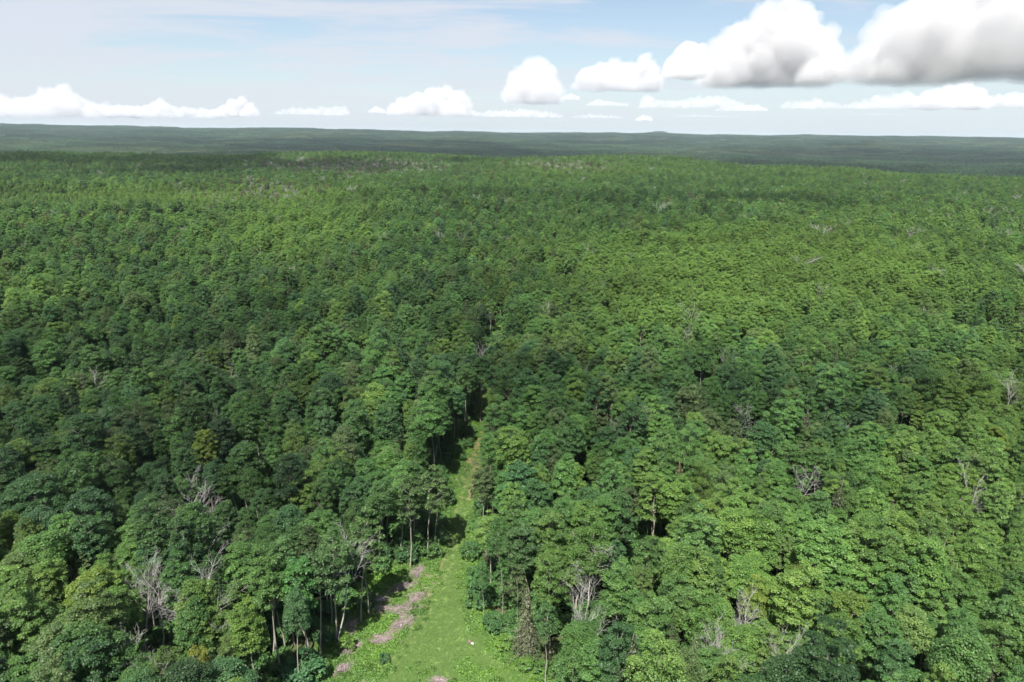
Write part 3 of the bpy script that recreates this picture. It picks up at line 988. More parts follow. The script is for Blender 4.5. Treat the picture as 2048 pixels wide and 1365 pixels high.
def scatter_nodes(coll):
    if coll.name in GN_CACHE:
        return GN_CACHE[coll.name]
    ng = bpy.data.node_groups.new('scatter_' + coll.name, 'GeometryNodeTree')
    ng.interface.new_socket('Geometry', in_out='INPUT', socket_type='NodeSocketGeometry')
    ng.interface.new_socket('Geometry', in_out='OUTPUT', socket_type='NodeSocketGeometry')
    gi, go = ng.nodes.new('NodeGroupInput'), ng.nodes.new('NodeGroupOutput')
    ci = ng.nodes.new('GeometryNodeCollectionInfo')
    ci.inputs['Collection'].default_value = coll
    ci.inputs['Separate Children'].default_value = True
    ci.inputs['Reset Children'].default_value = True
    ip = ng.nodes.new('GeometryNodeInstanceOnPoints')
    ip.inputs['Pick Instance'].default_value = True
    L = ng.links
    L.new(gi.outputs[0], ip.inputs['Points'])
    L.new(ci.outputs[0], ip.inputs['Instance'])
    for an, typ, sock in (('pick', 'INT', 'Instance Index'), ('turn', 'FLOAT_VECTOR', 'Rotation'), ('size', 'FLOAT_VECTOR', 'Scale')):
        na = ng.nodes.new('GeometryNodeInputNamedAttribute')
        na.data_type = typ
        na.inputs['Name'].default_value = an
        L.new(na.outputs['Attribute'], ip.inputs[sock])
    L.new(ip.outputs[0], go.inputs[0])
    GN_CACHE[coll.name] = ng
    return ng


def scatter(name, P, pick, turn, size_, tint, coll, label, cat):
    me = bpy.data.meshes.new(name)
    me.vertices.add(len(P))
    me.vertices.foreach_set('co', np.ascontiguousarray(P, dtype=np.float32).ravel())
    a = me.attributes.new('pick', 'INT', 'POINT'); a.data.foreach_set('value', np.ascontiguousarray(pick, dtype=np.int32))
    for an, av in (('turn', turn), ('size', size_), ('tint', tint)):
        a = me.attributes.new(an, 'FLOAT_VECTOR', 'POINT')
        a.data.foreach_set('vector', np.ascontiguousarray(av, dtype=np.float32).ravel())
    o = link(name, me)
    md = o.modifiers.new('scatter', 'NODES')
    md.node_group = scatter_nodes(coll)
    tag(o, label, cat, kind='stuff')
    return o


rest = ~solo
near = rest & (D < 620)
mid = rest & (D >= 620)
P = np.stack([TX, TY, TZ], 1)
scatter('forest', P[near], KIND[near], ROT[near], SCL[near], TINT[near], LIB_NEAR, 'dense green broadleaf forest around and beyond the near trees', 'forest')
scatter('distant_forest', P[mid], KIND[mid], ROT[mid], SCL[mid], TINT[mid], LIB_MID, 'closed forest canopy stretching away over the plateau', 'forest')

# understorey: saplings and bushes below the canopy
BUSH = bpy.data.collections.new('bushes')
BUSHES = []
for i in range(4):
    cr, tr = broadleaf(600 + i, 4.2, 1.7, 0.08, 22, 52, 0.34, (0.5, 0.9), 'bushy', 4)
    BUSHES.append((cr, tr))
    lib_add(BUSH, 'b%d' % i, joined('bush', cr, tr, M_WEED, M_BARK))
m = 19000
ux_ = rng.uniform(-1, 1, m); uy_ = np.sqrt(rng.uniform(40 ** 2, 400 ** 2, m))
bxx, byy = ux_ * (0.80 * uy_ + 20), uy_
sdb = sdist(P_OPEN, bxx, byy)
ok = sdb > 0.6
bxx, byy, sdb = bxx[ok], byy[ok], sdb[ok]
bs_ = rng.uniform(0.5, 1.3, len(bxx)) * np.where(sdb < 6, 0.75, 1.0)
bt = np.array([0.066, 0.145, 0.040]) * rng.uniform(0.75, 1.3, (len(bxx), 1)) * np.array([1, 1, 1])
scatter('undergrowth', np.stack([bxx, byy, terrain(bxx, byy)], 1), rng.integers(0, 4, len(bxx)),
        np.stack([bxx * 0, bxx * 0, rng.uniform(0, 6.28, len(bxx))], 1), np.stack([bs_ * 1.1, bs_ * 1.1, bs_], 1), bt, BUSH,
        'saplings and leafy bushes growing under the trees', 'undergrowth')

# far valley and horizon: blocks of forest, each with several hundred crowns
FAR_N = 4
for i in range(FAR_N):
    r = np.random.default_rng(800 + i)
    S = 130.0
    g = np.arange(-S / 2, S / 2, 6.6)
    X, Y = np.meshgrid(g, g); X = X.ravel() + r.uniform(-2.4, 2.4, X.size); Y = Y.ravel() + r.uniform(-2.4, 2.4, Y.size)
    nt = len(X); m = 26
    Hh = np.clip(r.normal(14.5, 2.8, nt), 8, 22); rc = r.uniform(2.8, 4.6, nt)
    spire = r.random(nt) < 0.16
    Hh[spire] *= 1.22; rc[spire] *= 0.5
    rep = np.repeat(np.arange(nt), m)
    d = unit(r.normal(size=(nt * m, 3))); d[:, 2] = np.abs(d[:, 2]) * 1.1 - 0.25
    C = np.stack([X[rep] + d[:, 0] * rc[rep], Y[rep] + d[:, 1] * rc[rep], Hh[rep] - 4.2 + d[:, 2] * 4.0 * np.where(spire[rep], 1.6, 1)], 1)
    L_ = r.uniform(1.3, 2.3, nt * m) * np.where(spire[rep], 0.7, 1)
    Vq, Fq = leaf_quads(C, d * 0.7 + np.array([0, 0, 0.6]) + r.normal(0, 0.3, (nt * m, 3)), L_, L_ * 0.8, r=r)
    tv_ = (0.55 * r.random(nt) + 0.9 * fbm(X / 22 + 50, Y / 22, 7 + i, 2)) * 1.7 - 0.75; tv_[spire] *= 0.3
    lib_add(LIB_FAR, 'f%d' % i, mesh_np('far_block', Vq, Fq, [M_LEAF], attrs={'v': np.repeat(tv_[rep], 4)}))
pts = []
d = 1150.0
while d < 16300:
    stp = 105 if d < 5000 else (125 if d < 9000 else 150)
    na_ = int(d * 1.52 / stp)
    a_ = np.linspace(-0.76, 0.76, na_) + rng.uniform(-0.3, 0.3, na_) * stp / d
    dd_ = d + rng.uniform(-0.3, 0.3, na_) * stp
    pts.append(np.stack([dd_ * np.sin(a_), dd_ * np.cos(a_), np.full(na_, stp / 105)], 1))
    d += stp
Q = np.concatenate(pts)
dq = np.hypot(Q[:, 0], Q[:, 1]); azq = np.degrees(np.arctan2(Q[:, 0], Q[:, 1]))
Q = Q[dq > (2330 - 10 * azq) - 90]
nq = len(Q)
fw = fbm(Q[:, 0] / 900, Q[:, 1] / 500, 95, 4)
ft = np.array([[0.037, 0.078, 0.040]]) * (0.35 + 1.3 * fw[:, None]) * rng.uniform(0.55, 1.5, (nq, 1))
ft[:, 0] *= 1 + 0.5 * smooth(0.55, 0.75, fw)
zs = rng.uniform(0.95, 1.4, nq)
scatter('far_forest', np.stack([Q[:, 0], Q[:, 1], terrain(Q[:, 0], Q[:, 1]) - 1.5], 1), rng.integers(0, FAR_N, nq),
        np.stack([Q[:, 0] * 0, Q[:, 0] * 0, rng.uniform(0, 6.28, nq)], 1), np.stack([Q[:, 2] * 1.05, Q[:, 2] * 1.05, zs], 1), ft, LIB_FAR,
        'dark blue-green forest of the far valley reaching to the horizon', 'forest')


# ------------------------------------------------------------------ clearing: shrubs, weeds, grass, cut brush
SHRUB_ME = [(mesh_np('foliage', c[0], c[1], [M_WEED], attrs={'v': c[2]}), mesh_np('stem', *t, [M_BARK])) for c, t in BUSHES]
SHRUBS = [   # photo x, y of the foot, height, width factor, tint, label
    (612, 1372, 4.6, 1.35, (0.050, 0.125, 0.050), 'big deep green bush at the bottom edge beside the clearing'),
    (690, 1300, 2.6, 1.1, (0.10, 0.19, 0.034), 'light green bush beside the pinkish brush on the outer rim of the clearing'),
    (655, 1290, 3.2, 1.2, (0.045, 0.10, 0.036), 'dark bush under the slender trees at the rim of the clearing'),
    (735, 1215, 2.4, 1.2, (0.050, 0.11, 0.036), 'dark low bush under the slender trees near the upper brush'),
    (820, 1125, 3.6, 1.3, (0.048, 0.11, 0.038), 'rounded dark bush at the upper end of the clearing'),
    (862, 1118, 3.2, 1.2, (0.065, 0.135, 0.036), 'mid green bush between the brush and the track'),
    (885, 1090, 3.4, 1.1, (0.05, 0.115, 0.036), 'bush at the corner where the track narrows'),
    (760, 1130, 3.8, 1.3, (0.052, 0.115, 0.038), 'tall dark bush behind the upper brush piles'),
    (770, 1325, 1.3, 1.5, (0.052, 0.115, 0.04), 'small dark shrub among weeds beside the worn track edge'),
    (945, 1120, 3.4, 1.2, (0.058, 0.13, 0.04), 'bush on the bank across from the upper brush'),
    (955, 1165, 3.8, 1.2, (0.062, 0.14, 0.042), 'bush on the bank under the thin pale-stemmed tree'),
    (968, 1215, 3.8, 1.2, (0.055, 0.125, 0.042), 'bush on the bank where the grass begins to widen'),
    (990, 1262, 3.2, 1.2, (0.056, 0.13, 0.044), 'bush between the bank and the olive conifer'),
    (1015, 1298, 2.2, 1.5, (0.105, 0.20, 0.036), 'bright yellow-green bush at the foot of the olive conifer'),
    (1048, 1335, 2.0, 1.6, (0.09, 0.18, 0.036), 'bright low bush at the corner of the mown grass'),
    (1095, 1352, 2.2, 1.4, (0.075, 0.155, 0.036), 'leafy bush below the olive conifer near the bottom edge'),
    (965, 1030, 3.6, 1.1, (0.046, 0.105, 0.038), 'dark bush leaning over the red soil of the track'),
    (978, 975, 4.2, 1.1, (0.046, 0.105, 0.040), 'tall dark bush beside the bare soil of the track'),
    (895, 1010, 3.2, 1.1, (0.048, 0.105, 0.036), 'dark bush at the inside of the bend in the track'),
]
for i, (px_, py_, H, wf, tint, lab) in enumerate(SHRUBS):
    H *= 1.15
    x, y = at_z(px_, py_)
    k = i % 4
    root = link('bush', None)
    root.location = (x, y, float(terrain(x, y)))
    root.rotation_euler = (0, 0, i * 1.7)
    root.scale = (H / 4.2 * wf, H / 4.2 * wf, H / 4.2)
    tag(root, lab, 'bush', 'bushes along the track and clearing')
    f = link('foliage', SHRUB_ME[k][0], root)
    f['tint'] = [float(v) for v in tint]
    link('stem', SHRUB_ME[k][1], root)

BRUSH = [(p_[0], p_[1], p_[2] * 1.45, p_[3] * 1.45, p_[4], p_[5]) for p_ in [    # photo x, y, half-length and half-width on the ground in m, turn, label
    (836, 1146, 1.9, 1.1, 0.9, 'heap of cut pinkish-grey brush at the top of the clearing'),
    (806, 1176, 2.0, 0.9, 0.5, 'thin strip of cut brush just below the topmost heap'),
    (832, 1200, 2.4, 1.2, 1.1, 'large heap of cut brush nearest the worn track edge'),
    (782, 1221, 2.6, 1.0, 0.15, 'long low heap of cut brush across the middle of the clearing'),
    (806, 1246, 1.9, 1.0, 0.9, 'heap of cut brush with pale chips below the long heap'),
    (766, 1278, 1.6, 1.0, 0.3, 'lone grey heap of cut brush amid bright weeds'),
    (700, 1254, 1.7, 1.1, 1.2, 'reddish brush at the foot of the slender trees'),
    (700, 1298, 1.5, 1.0, 0.7, 'purplish heap of cut brush on the outer rim of the clearing'),
    (757, 1202, 1.9, 0.7, 0.2, 'scattered sticks under the slender trees with one pale log'),
    (688, 1338, 1.3, 0.7, 1.2, 'scattered dry brush low on the rim of the clearing'),
    (880, 1362, 1.0, 0.5, 0.1, 'small patch of dry sticks at the bottom edge of the grass'),
]]
for i, (px_, py_, a_, b_, tw, lab) in enumerate(BRUSH):
    r = np.random.default_rng(700 + i)
    x, y = at_z(px_, py_)
    m = int(80 * a_ * b_ + 40)
    segs = []
    for q in range(m):
        th, rd = r.uniform(0, 6.28), abs(r.normal(0, 0.55)) + 0.05
        cx, cy_ = 1.25 * a_ * rd * math.cos(th), 1.2 * b_ * rd * math.sin(th) + 0.35 * b_ * math.sin(2.6 * rd * math.cos(th) + i)
        h = (0.3 * max(0.0, 1 - rd ** 2) + 0.06) * r.random()
        az_ = r.normal(0.3, 0.8); ln = r.uniform(0.5, 1.7)
        dv = np.array([math.cos(az_), math.sin(az_), r.normal(0, 0.22)]) * ln / 2
        kink = r.normal(0, 0.08, 3)
        rad = r.uniform(0.018, 0.045)
        c = np.array([cx, cy_, 0.14 + h])
        segs += [(c - dv, c + kink, rad, rad * 0.8), (c + kink, c + dv, rad * 0.8, rad * 0.4)]
    root = link('brush_pile', None)
    root.location = (x, y, float(terrain(x, y)) + 0.03); root.rotation_euler = (0, 0, tw)
    tag(root, lab, 'brush pile', 'heaps of cut brush in the clearing')
    st = link('sticks', mesh_np('sticks', *tubes(segs, 4), [M_SLASH]), root)
    st['kind'] = 'stuff'
    for q in range(2):
        ln = 2.0 if i == 8 else 1.1
        az_ = r.uniform(-0.5, 0.8)
        c = np.array([r.uniform(-0.4, 0.4) * a_, r.uniform(-0.4, 0.4) * b_, 0.45])
        dv = np.array([math.cos(az_), math.sin(az_), 0.05]) * ln / 2
        link('log', mesh_np('log', *tubes([(c - dv, c, 0.085, 0.08), (c, c + dv, 0.08, 0.06)], 7), [M_DEAD if i == 8 else M_SLASH]), root)


def rock_mesh(name, seed, sx, sy, sz, mat):
    b = bmesh.new()
    bmesh.ops.create_icosphere(b, subdivisions=3, radius=1.0)
    r = np.random.default_rng(seed)
    ph = r.uniform(0, 6.28, 6)
    for v in b.verts:
        c = v.co
        k = 1 + 0.16 * math.sin(3 * c.x + ph[0]) * math.cos(2.6 * c.y + ph[1]) + 0.10 * math.sin(6 * c.z + 4 * c.x + ph[2]) + 0.05 * math.sin(11 * c.y + ph[3])
        v.co = Vector((c.x * sx * k, c.y * sy * k, max(c.z, -0.35) * sz * k))
    me_ = bpy.data.meshes.new(name)
    b.to_mesh(me_); b.free()
    me_.materials.append(mat)
    me_.polygons.foreach_set('use_smooth', np.ones(len(me_.polygons), dtype=bool))
    return me_


M_ROCK = bark_mat('pale_stone', (0.34, 0.33, 0.31), (0.5, 0.49, 0.46), 2.0)
M_STUMP = bark_mat('stump_wood', (0.09, 0.072, 0.058), (0.20, 0.16, 0.13), 2.0)
for px_, py_, sz_, lab in ((945, 1289, 0.24, 'small white stone lying on the mown grass'), (801, 1252, 0.26, 'white stone chip beside the cut brush with pale chips'),
                           (710, 1346, 0.30, 'flat white stone among bright weeds near the bottom edge')):
    x, y = at_z(px_, py_)
    o = link('white_stone', rock_mesh('white_stone', int(px_), sz_ * 1.25, sz_, sz_ * 0.7, M_ROCK))
    o.location = (x, y, float(terrain(x, y)) + 0.16)
    tag(o, lab, 'stone', 'white stones in the clearing')
x, y = at_z(939, 1286)
o = link('tree_stump', None)
o.location = (x, y, float(terrain(x, y)))
tag(o, 'low rotten brown stump beside the white stone on the grass', 'stump')
link('wood', rock_mesh('wood', 3, 0.42, 0.36, 0.42, M_STUMP), o).location = (0, 0, 0.2)
link('root', mesh_np('root', *tubes([(np.array([0.2, 0, 0.3]), np.array([0.75, -0.25, 0.12]), 0.13, 0.05), (np.array([0.1, -0.2, 0.25]), np.array([0.45, -0.85, 0.1]), 0.1, 0.04)], 6), [M_STUMP]), o)

# weeds
WEED = bpy.data.collections.new('weed_models')
for i in range(4):
    r = np.random.default_rng(900 + i)
    m = 70
    rd = np.sqrt(r.random(m)) * 0.75; th = r.uniform(0, 6.28, m)
    hz = 0.55 * (1 - (rd / 0.8) ** 2) * r.uniform(0.35, 1.1, m) + 0.08
    C = np.stack([rd * np.cos(th), rd * np.sin(th), hz], 1)
    Nn = np.stack([np.cos(th) * 0.4, np.sin(th) * 0.4, np.ones(m)], 1) + r.normal(0, 0.4, (m, 3))
    L_ = r.uniform(0.16, 0.34, m)
    Vq, Fq = leaf_quads(C, Nn, L_, L_ * 0.6, r=r)
    lib_add(WEED, 'w%d' % i, mesh_np('weed', Vq, Fq, [M_WEED], attrs={'v': np.repeat(r.random(m), 4)}))
for i in range(3):
    r = np.random.default_rng(950 + i)
    m = 26
    rd = np.sqrt(r.random(m)) * 0.3; th = r.uniform(0, 6.28, m)
    L_ = r.uniform(0.14, 0.30, m)
    T_ = np.stack([np.cos(th), np.sin(th), np.full(m, 0.4)], 1) + r.normal(0, 0.25, (m, 3))
    C = np.stack([rd * np.cos(th), rd * np.sin(th), L_ * 0.4], 1)
    Nn = np.array([[0, 0, 1.0]]) + r.normal(0, 0.3, (m, 3))
    Vq, Fq = leaf_quads(C, Nn, L_, np.full(m, 0.045), T_, 0.1, r=r)
    lib_add(WEED, 'w%d' % (4 + i), mesh_np('grass_tuft', Vq, Fq, [M_WEED], attrs={'v': np.repeat(0.38 + 0.3 * r.random(m), 4)}))


def area_points(count, seed):
    r = np.random.default_rng(seed)
    lo, hi = P_OPEN.min(0) - 4, P_OPEN.max(0) + 4
    # more points where the open ground is near
    lo[1] = 80.0; lo[0], hi[0] = -52.0, 30.0
    yy = lo[1] + (hi[1] - lo[1]) * r.random(count) ** 1.7
    xx = r.uniform(lo[0], hi[0], count)
    return xx, yy, r


xx, yy, r = area_points(95000, 61)
so, st_ = sdist(P_OPEN, xx, yy), sdist(P_TRACK, xx, yy)
ok = (so < 3.0) & (st_ > 0.25)
wp = at_z(915, 1356); wq = at_z(1000, 1345)
ok |= (st_ < 0) & (r.random(len(xx)) < 0.75 * np.exp(-((xx - wp[0]) / 6.0) ** 2 - ((yy - wp[1]) / 2.6) ** 2))
ok |= (st_ < 0) & (st_ > -2.0) & (r.random(len(xx)) < 0.25)
bare_spot = np.zeros(len(xx), bool)
for px_, py_, a_, b_, tw, lab in BRUSH:
    c = at_z(px_, py_)
    dx, dy = xx - c[0], yy - c[1]
    u_, v_ = dx * math.cos(tw) + dy * math.sin(tw), -dx * math.sin(tw) + dy * math.cos(tw)
    bare_spot |= (u_ / (a_ + 0.8)) ** 2 + (v_ / (b_ + 0.6)) ** 2 < 0.5 + fbm(xx / 1.2, yy / 1.2, 64, 2)
dens = fbm(xx / 3.5, yy / 3.5, 62, 3)
ok &= ~(bare_spot & (r.random(len(xx)) < 0.84)) & (dens + 0.25 * r.random(len(xx)) > 0.46)
xx, yy, so = xx[ok], yy[ok], so[ok]
ws = r.uniform(0.45, 1.15, len(xx))
brt = np.clip(fbm(xx / 6, yy / 6, 63, 3) * 1.6 - 0.3, 0, 1)[:, None]
wt = (np.array([[0.075, 0.155, 0.038]]) * (1 - brt) + np.array([[0.125, 0.245, 0.040]]) * brt) * r.uniform(0.8, 1.2, (len(xx), 1))
scatter('weeds', np.stack([xx, yy, terrain(xx, yy)], 1), r.integers(0, 4, len(xx)), np.stack([xx * 0, xx * 0, r.uniform(0, 6.28, len(xx))], 1),
        np.stack([ws, ws, ws * r.uniform(0.7, 1.5, len(xx))], 1), wt, WEED, 'bright leafy weeds covering the clearing and track edges', 'weeds')
xx, yy, r = area_points(230000, 66)
st_ = sdist(P_TRACK, xx, yy)
wear = track_wear(xx, yy)
ok = (st_ < 0.6) & (r.random(len(xx)) > 0.92 * np.maximum(wear['worn'] * 0.75, wear['soil']))
xx, yy = xx[ok], yy[ok]
gs = r.uniform(0.6, 1.3, len(xx))
dryg = np.clip(fbm(xx / 14, yy / 14, 67, 3) * 1.4 - 0.5, 0, 1)[:, None]
gt = (np.array([[0.098, 0.180, 0.044]]) * (1 - dryg) + np.array([[0.122, 0.192, 0.054]]) * dryg) * r.uniform(0.96, 1.04, (len(xx), 1))
scatter('grass', np.stack([xx, yy, terrain(xx, yy) + 0.08], 1), r.integers(4, 7, len(xx)), np.stack([xx * 0, xx * 0, r.uniform(0, 6.28, len(xx))], 1),
        np.stack([gs, gs, gs * 0.8], 1), gt, WEED, 'short mown grass covering the path', 'grass')

# ------------------------------------------------------------------ clouds
def cloud_mat(name, density, alb=0.9):
    m, t = new_mat(name)
    v = node(t, 'ShaderNodeVolumePrincipled', ins={'Color': (alb, alb + 0.004, alb + 0.016, 1), 'Density': density, 'Anisotropy': 0.0})
    out = node(t, 'ShaderNodeOutputMaterial')
    t.links.new(v.outputs[0], out.inputs['Volume'])
    return m


TEX = []
for sc_ in (0.55, 0.22, 0.09, 0.045):
    tx = bpy.data.textures.new('billow', 'CLOUDS')
    tx.noise_scale, tx.noise_depth, tx.noise_basis = sc_, 2, 'BLENDER_ORIGINAL'
    TEX.append(tx)


_b = bmesh.new()
bmesh.ops.create_icosphere(_b, subdivisions=2, radius=1.0)
ICO_V = np.array([v.co[:] for v in _b.verts]); ICO_F = np.array([[v.index for v in f.verts] for f in _b.faces])
_b.free()


def heap_mesh(name, puffs, vox, size, flat, grow=0.0):
    """one closed billowing surface round a heap of puffs (unit size), flattened below"""
    r = np.random.default_rng(len(puffs))
    P0 = np.array(puffs)
    allp = [P0]
    par = P0
    for nchild, lo_, hi_ in ((7, 0.34, 0.52), (5, 0.34, 0.5)):
        rep_ = np.repeat(par, nchild, 0)
        dv = unit(r.normal(size=(len(rep_), 3))); dv[:, 2] = np.where(dv[:, 2] < -0.2, -dv[:, 2], dv[:, 2])
        k_ = r.uniform(lo_, hi_, (len(rep_), 1))
        ch_ = np.concatenate([rep_[:, :3] + dv * rep_[:, 3:4] * 0.86, rep_[:, 3:4] * k_], 1)
        ch_ = ch_[ch_[:, 3] > vox * 1.3]
        allp.append(ch_); par = ch_
    A_ = np.concatenate(allp)
    A_ = A_[A_[:, 3] > vox]
    nv_, nf_ = len(ICO_V), len(ICO_F)
    Vs = (ICO_V[None] * A_[:, None, 3:4] + A_[:, None, :3]).reshape(-1, 3)
    Fs = (ICO_F[None] + (np.arange(len(A_)) * nv_)[:, None, None]).reshape(-1, 3)
    me_ = mesh_np(name, Vs, Fs)
    o = bpy.data.objects.new('work', me_)
    COL.objects.link(o)
    md = o.modifiers.new('r', 'REMESH'); md.mode, md.voxel_size = 'VOXEL', vox
    for tx, k in zip(TEX, (0.16, 0.12, 0.08, 0.06)):
        dm = o.modifiers.new('d', 'DISPLACE'); dm.texture, dm.strength, dm.mid_level, dm.texture_coords = tx, k * size, 0.45, 'GLOBAL'
    if grow:
        dm = o.modifiers.new('g', 'DISPLACE'); dm.strength, dm.mid_level = grow, 0.0
    md = o.modifiers.new('r2', 'REMESH'); md.mode, md.voxel_size = 'VOXEL', vox
    dg = bpy.context.evaluated_depsgraph_get()
    res = bpy.data.meshes.new_from_object(o.evaluated_get(dg))
    bpy.data.objects.remove(o)
    res.name = name
    n_ = len(res.vertices)
    co = np.empty(n_ * 3, np.float32); res.vertices.foreach_get('co', co); co = co.reshape(-1, 3)
    fl = flat + 0.22 * size * (fbm(co[:, 0] * 2.1 / size + 5, co[:, 1] * 2.1 / size, 3, 3) - 0.5)
    below = co[:, 2] < fl
    co[below, 2] = fl[below] + (co[below, 2] - fl[below]) * 0.12
    res.vertices.foreach_set('co', co.ravel()); res.update()
    res.materials.clear()
    return res


# photo outline of each cloud: base y, then (x, top y) from one side to the other
CLOUDS = [
    (166, [(1405, 140), (1430, 80), (1470, 45), (1520, 12), (1560, 2), (1592, 20), (1615, 60), (1638, 58), (1646, 90), (1650, 140)], 1.0, 'big white cumulus with domed top, the tallest wholly in view'),
    (152, [(1765, 135), (1775, 105), (1785, 85), (1795, 50), (1815, 25), (1850, 40), (1862, 5), (1900, -50), (1980, -75), (2080, -80), (2180, -40), (2260, 90)], 1.0, 'huge bright cumulus filling the top corner of the sky'),
    (204, [(1005, 180), (1025, 140), (1055, 118), (1080, 112), (1105, 130), (1120, 170)], 0.9, 'upright cumulus with single domed head above the middle of the horizon'),
    (180, [(1145, 160), (1165, 135), (1200, 125), (1225, 118), (1255, 125), (1290, 108), (1308, 130), (1318, 165)], 0.9, 'double-headed cumulus between the upright one and the big dome'),
    (156, [(1318, 150), (1335, 118), (1355, 95), (1375, 84), (1400, 90), (1408, 110)], 0.5, 'thin ragged cumulus leaning towards the big dome'),
    (230, [(768, 220), (800, 195), (835, 185), (860, 176), (895, 172), (925, 180), (945, 210)], 0.8, 'broad low cumulus above the horizon, first of the chain leading up'),
    (234, [(940, 226), (980, 218), (1040, 214), (1100, 220), (1135, 228)], 0.6, 'flat strip of cloud under the upright cumulus'),
    (216, [(1278, 208), (1297, 188), (1320, 198), (1350, 199), (1395, 190), (1440, 190), (1475, 202), (1495, 212)], 0.45, 'long grey-based cloud under the double-headed cumulus'),
    (217, [(1568, 212), (1595, 200), (1640, 194), (1690, 205), (1740, 190), (1785, 184), (1815, 196), (1825, 210)], 0.5, 'long flat cumulus below the big dome'),
    (217, [(1835, 208), (1860, 185), (1890, 176), (1920, 170), (1942, 184), (1960, 206)], 0.9, 'bright rounded small cumulus below the huge corner cloud'),
    (214, [(1970, 208), (1990, 194), (2030, 188), (2080, 190), (2120, 204)], 0.45, 'low cloud running out of the picture beside the bright rounded one'),
    (232, [(-60, 205), (0, 202), (30, 196), (70, 200), (95, 185), (125, 178), (140, 195), (180, 205), (215, 212), (250, 214)], 0.8, 'pointed cumulus low over the horizon in the far corner'),
    (234, [(215, 218), (260, 212), (300, 212), (325, 199), (345, 212), (390, 214), (430, 216)], 0.7, 'low bank of cloud in the middle of the long horizon bank'),
    (233, [(420, 222), (445, 215), (465, 200), (485, 196), (502, 206), (515, 224)], 0.8, 'small knobbed cumulus ending the long horizon bank'),
    (230, [(550, 224), (590, 214), (640, 212), (685, 210), (700, 224)], 0.35, 'faint flat cloud low over the horizon'),
    (242, [(1270, 238), (1285, 230), (1300, 233), (1306, 240)], 0.6, 'tiny cloud puff right above the horizon'),
    (222, [(1430, 218), (1470, 210), (1510, 208), (1535, 218)], 0.5, 'small flat cloud between the two long low clouds'),
    (236, [(1140, 232), (1180, 226), (1220, 228), (1250, 232)], 0.35, 'faint cloud streak low over the middle of the horizon'),
    (212, [(1170, 208), (1195, 198), (1225, 202), (1260, 206)], 0.35, 'thin broken cloud right under the double-headed cumulus'),
    (200, [(1120, 196), (1140, 186), (1160, 192)], 0.3, 'wispy scrap of cloud beside the upright cumulus'),
    (234, [(1340, 230), (1390, 226), (1440, 228), (1480, 231)], 0.3, 'faint streak of cloud under the long grey-based cloud'),
    (230, [(1700, 227), (1760, 222), (1830, 225), (1880, 228)], 0.3, 'faint streak of cloud under the long flat cumulus'),
    (226, [(735, 222), (752, 212), (772, 219)], 0.35, 'tiny puff leading the chain of clouds over the horizon'),
]
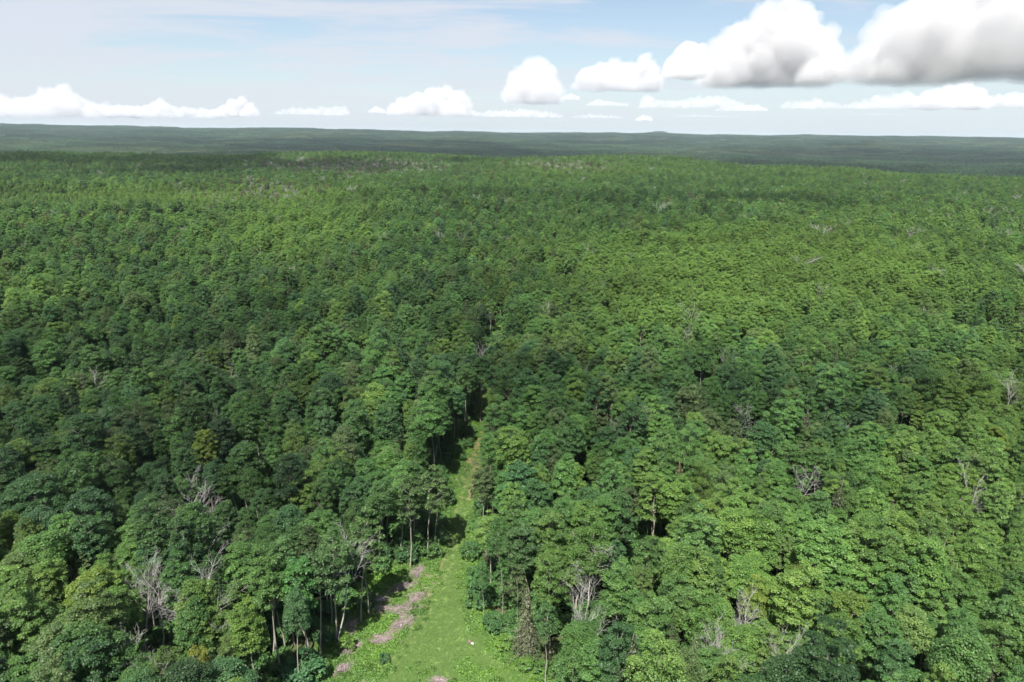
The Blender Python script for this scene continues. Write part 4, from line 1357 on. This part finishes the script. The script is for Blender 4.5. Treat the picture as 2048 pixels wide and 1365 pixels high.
for ci, (base, prof, dens, lab) in enumerate(CLOUDS):
    if lab is None:
        continue
    r = np.random.default_rng(1000 + ci)
    xs_, ts_ = [p[0] for p in prof], [p[1] for p in prof]
    xm = 0.5 * (xs_[0] + xs_[-1])
    eb = ray(xm, base); eb = eb.z / math.hypot(eb.x, eb.y)
    dist = min(1150.0 / max(eb, 0.02), 42000.0)
    ppm = FPX / dist / 1.03
    W_ = (xs_[-1] - xs_[0]) / ppm
    Hh = (base - min(ts_)) / ppm
    U = max(Hh, W_ * 0.2)
    ins_ = 0.12 * U * ppm
    xs_ = [xm + (x_ - xm) * max(0.5, 1 - 2.2 * ins_ / (xs_[-1] - xs_[0])) for x_ in xs_]
    ts_ = [min(t_ + 0.5 * ins_ * (base - t_) / (base - min(ts_)), base - 3) for t_ in ts_]
    prof = list(zip(xs_, ts_))
    puffs = []
    npf = int(26 + 34 * W_ / max(Hh, 1) / 1.6)
    npf = min(npf, 110)
    for q in range(npf):
        t_ = (q + r.random()) / npf
        pxq = xs_[0] + (xs_[-1] - xs_[0]) * (0.06 + 0.88 * t_)
        hq = (base - np.interp(pxq, xs_, ts_)) / ppm
        f = r.random() ** 0.7
        rad = min(0.42 * hq, U * 0.30) * (1.0 - 0.55 * f) * r.uniform(0.7, 1.1) + 0.02 * U
        zt = max(hq * (0.28 + 0.72 * f) - rad, rad * 0.2)
        dep_ = r.normal(0, 0.26) * (1.0 - 0.5 * f) * max(hq, 0.5 * U) + 0.75 * zt
        puffs.append(((pxq - xm) / ppm / U, dep_ / U, zt / U, rad / U))
    for pxq, ty in prof[1:-1]:        # crests
        hq = (base - ty) / ppm
        rad = min(0.20 * hq, 0.14 * U) + 0.015 * U
        puffs.append(((pxq - xm) / ppm / U, r.normal(0, 0.08) + 0.75 * (hq - rad) / U, (hq - rad * 0.9) / U, rad / U))
    big = W_ / U
    o = link('cloud', None)
    vx = 0.016 if ci < 2 else (0.022 if big < 2 else 0.027)
    hk = min(1.0, 1.1 * Hh / U)
    # vapour thins out towards the rim: a dense heart inside thinner and thinner skirts
    P1 = np.array(puffs)
    core = P1.copy(); core[:, 3] *= 0.84
    rim = P1.copy(); rim[:, 3] *= 1.10; rim[:, :3] += r.normal(0, 0.012 * hk, (len(rim), 3))
    kd_ = dens * (0.9 if ci < 2 else (1.0 if dist < 16000 else 0.55)) / U
    for nm_, pf, k_, vv_ in (('vapour_heart', core, 4.0, vx * 1.5), ('vapour_skirt', P1, 2.8, vx), ('vapour_rim', rim, 1.4, vx)):
        me_ = heap_mesh(nm_, pf, vv_, 0.42 * hk, 0.05 + (0.03 * hk if nm_ == 'vapour_heart' else (-0.02 * hk if nm_ == 'vapour_rim' else 0)))
        me_.materials.append(cloud_mat('cloud_vapour', kd_ * k_, (0.95 if ci < 2 else 0.86) if dist < 16000 else 0.75))
        link(nm_, me_, o)
    d_ = ray(xm, base); hd = math.hypot(d_.x, d_.y)
    o.location = (d_.x / hd * dist, d_.y / hd * dist, CAM_Z + d_.z / hd * dist - 0.05 * U)
    o.rotation_euler = (0, 0, -math.atan2(d_.x, d_.y))
    o.scale = (U, U, U)
    tag(o, lab, 'cloud', 'white cumulus clouds above the horizon')

# clouds above the picture, whose shade lies on the land
SHADE = [    # ground point shaded, half-widths in m, height of the cloud, optical depth, label
    (at_z(330, 800), 190, 100, 800, 0.6, 'small thin cloud overhead, above the top of the picture'),
    (at_z(1400, 428), 430, 130, 1000, 0.9, 'long thin cloud overhead, above the top of the picture'),
    (at_z(230, 338), 900, 500, 1200, 1.3, 'wide thin cloud overhead, above the top of the picture'),
    (at_z(930, 640), 120, 60, 900, 0.25, 'faint round cloud overhead, above the top of the picture'),
    (at_z(1500, 815), 130, 36, 850, 0.4, 'faint narrow cloud overhead, above the top of the picture'),
    (np.array((200.0, 5450.0)), 5200, 3500, 2600, 1.1, 'great cloud high above the far valley, over the top of the picture'),
]
for i, (g, ra, rb, alt, od, lab) in enumerate(SHADE):
    r = np.random.default_rng(1200 + i)
    puffs = []
    for q in range(46):
        th, rd = r.uniform(0, 6.28), math.sqrt(r.random())
        puffs.append((rd * math.cos(th), rd * math.sin(th) * rb / ra, r.normal(0, 0.015), r.uniform(0.08, 0.17) * min(1.0, 2.2 * rb / ra) * (1.15 - 0.5 * rd)))
    me_ = heap_mesh('cloud', puffs, 0.03 * min(1.0, 2.4 * rb / ra), 0.30 * min(1.0, 2.0 * rb / ra), -0.08)
    thick = 0.30 * min(1.0, 2.2 * rb / ra) * ra
    me_.materials.append(cloud_mat('cloud_vapour', od / thick))
    o = link('cloud', me_)
    o.location = (g[0] + sdir.x / sdir.z * alt, g[1] + sdir.y / sdir.z * alt, alt)
    o.scale = (ra, ra, ra)
    tag(o, lab, 'cloud', 'thin clouds overhead')

# ------------------------------------------------------------------ air
b = bmesh.new()
bmesh.ops.create_cube(b, size=1.0)
zlo, zhi = float(V[:, 2].min()) - 3 if V.ndim == 2 and V.shape[1] == 3 else -120.0, 0.0
gz = GZ.min(); gzx = GZ.max()
zlo, zhi = float(gz) - 2.0, max(CAM_Z + 6.0, float(gzx) + 26.0)
for v in b.verts:
    v.co = Vector((v.co.x * 35000, v.co.y * 35000, zlo if v.co.z < 0 else zhi))
hm = bpy.data.meshes.new('haze'); b.to_mesh(hm); b.free()
hz_m, t = new_mat('haze_air')
pv = node(t, 'ShaderNodeVolumePrincipled', ins={'Color': (0.70, 0.86, 1.0, 1), 'Density': 2.1e-5, 'Anisotropy': 0.0})
t.links.new(pv.outputs[0], node(t, 'ShaderNodeOutputMaterial').inputs['Volume'])
hm.materials.append(hz_m)
haze = link('haze', hm)
tag(haze, 'thin blue haze in the air over the far forest', 'haze', kind='stuff')
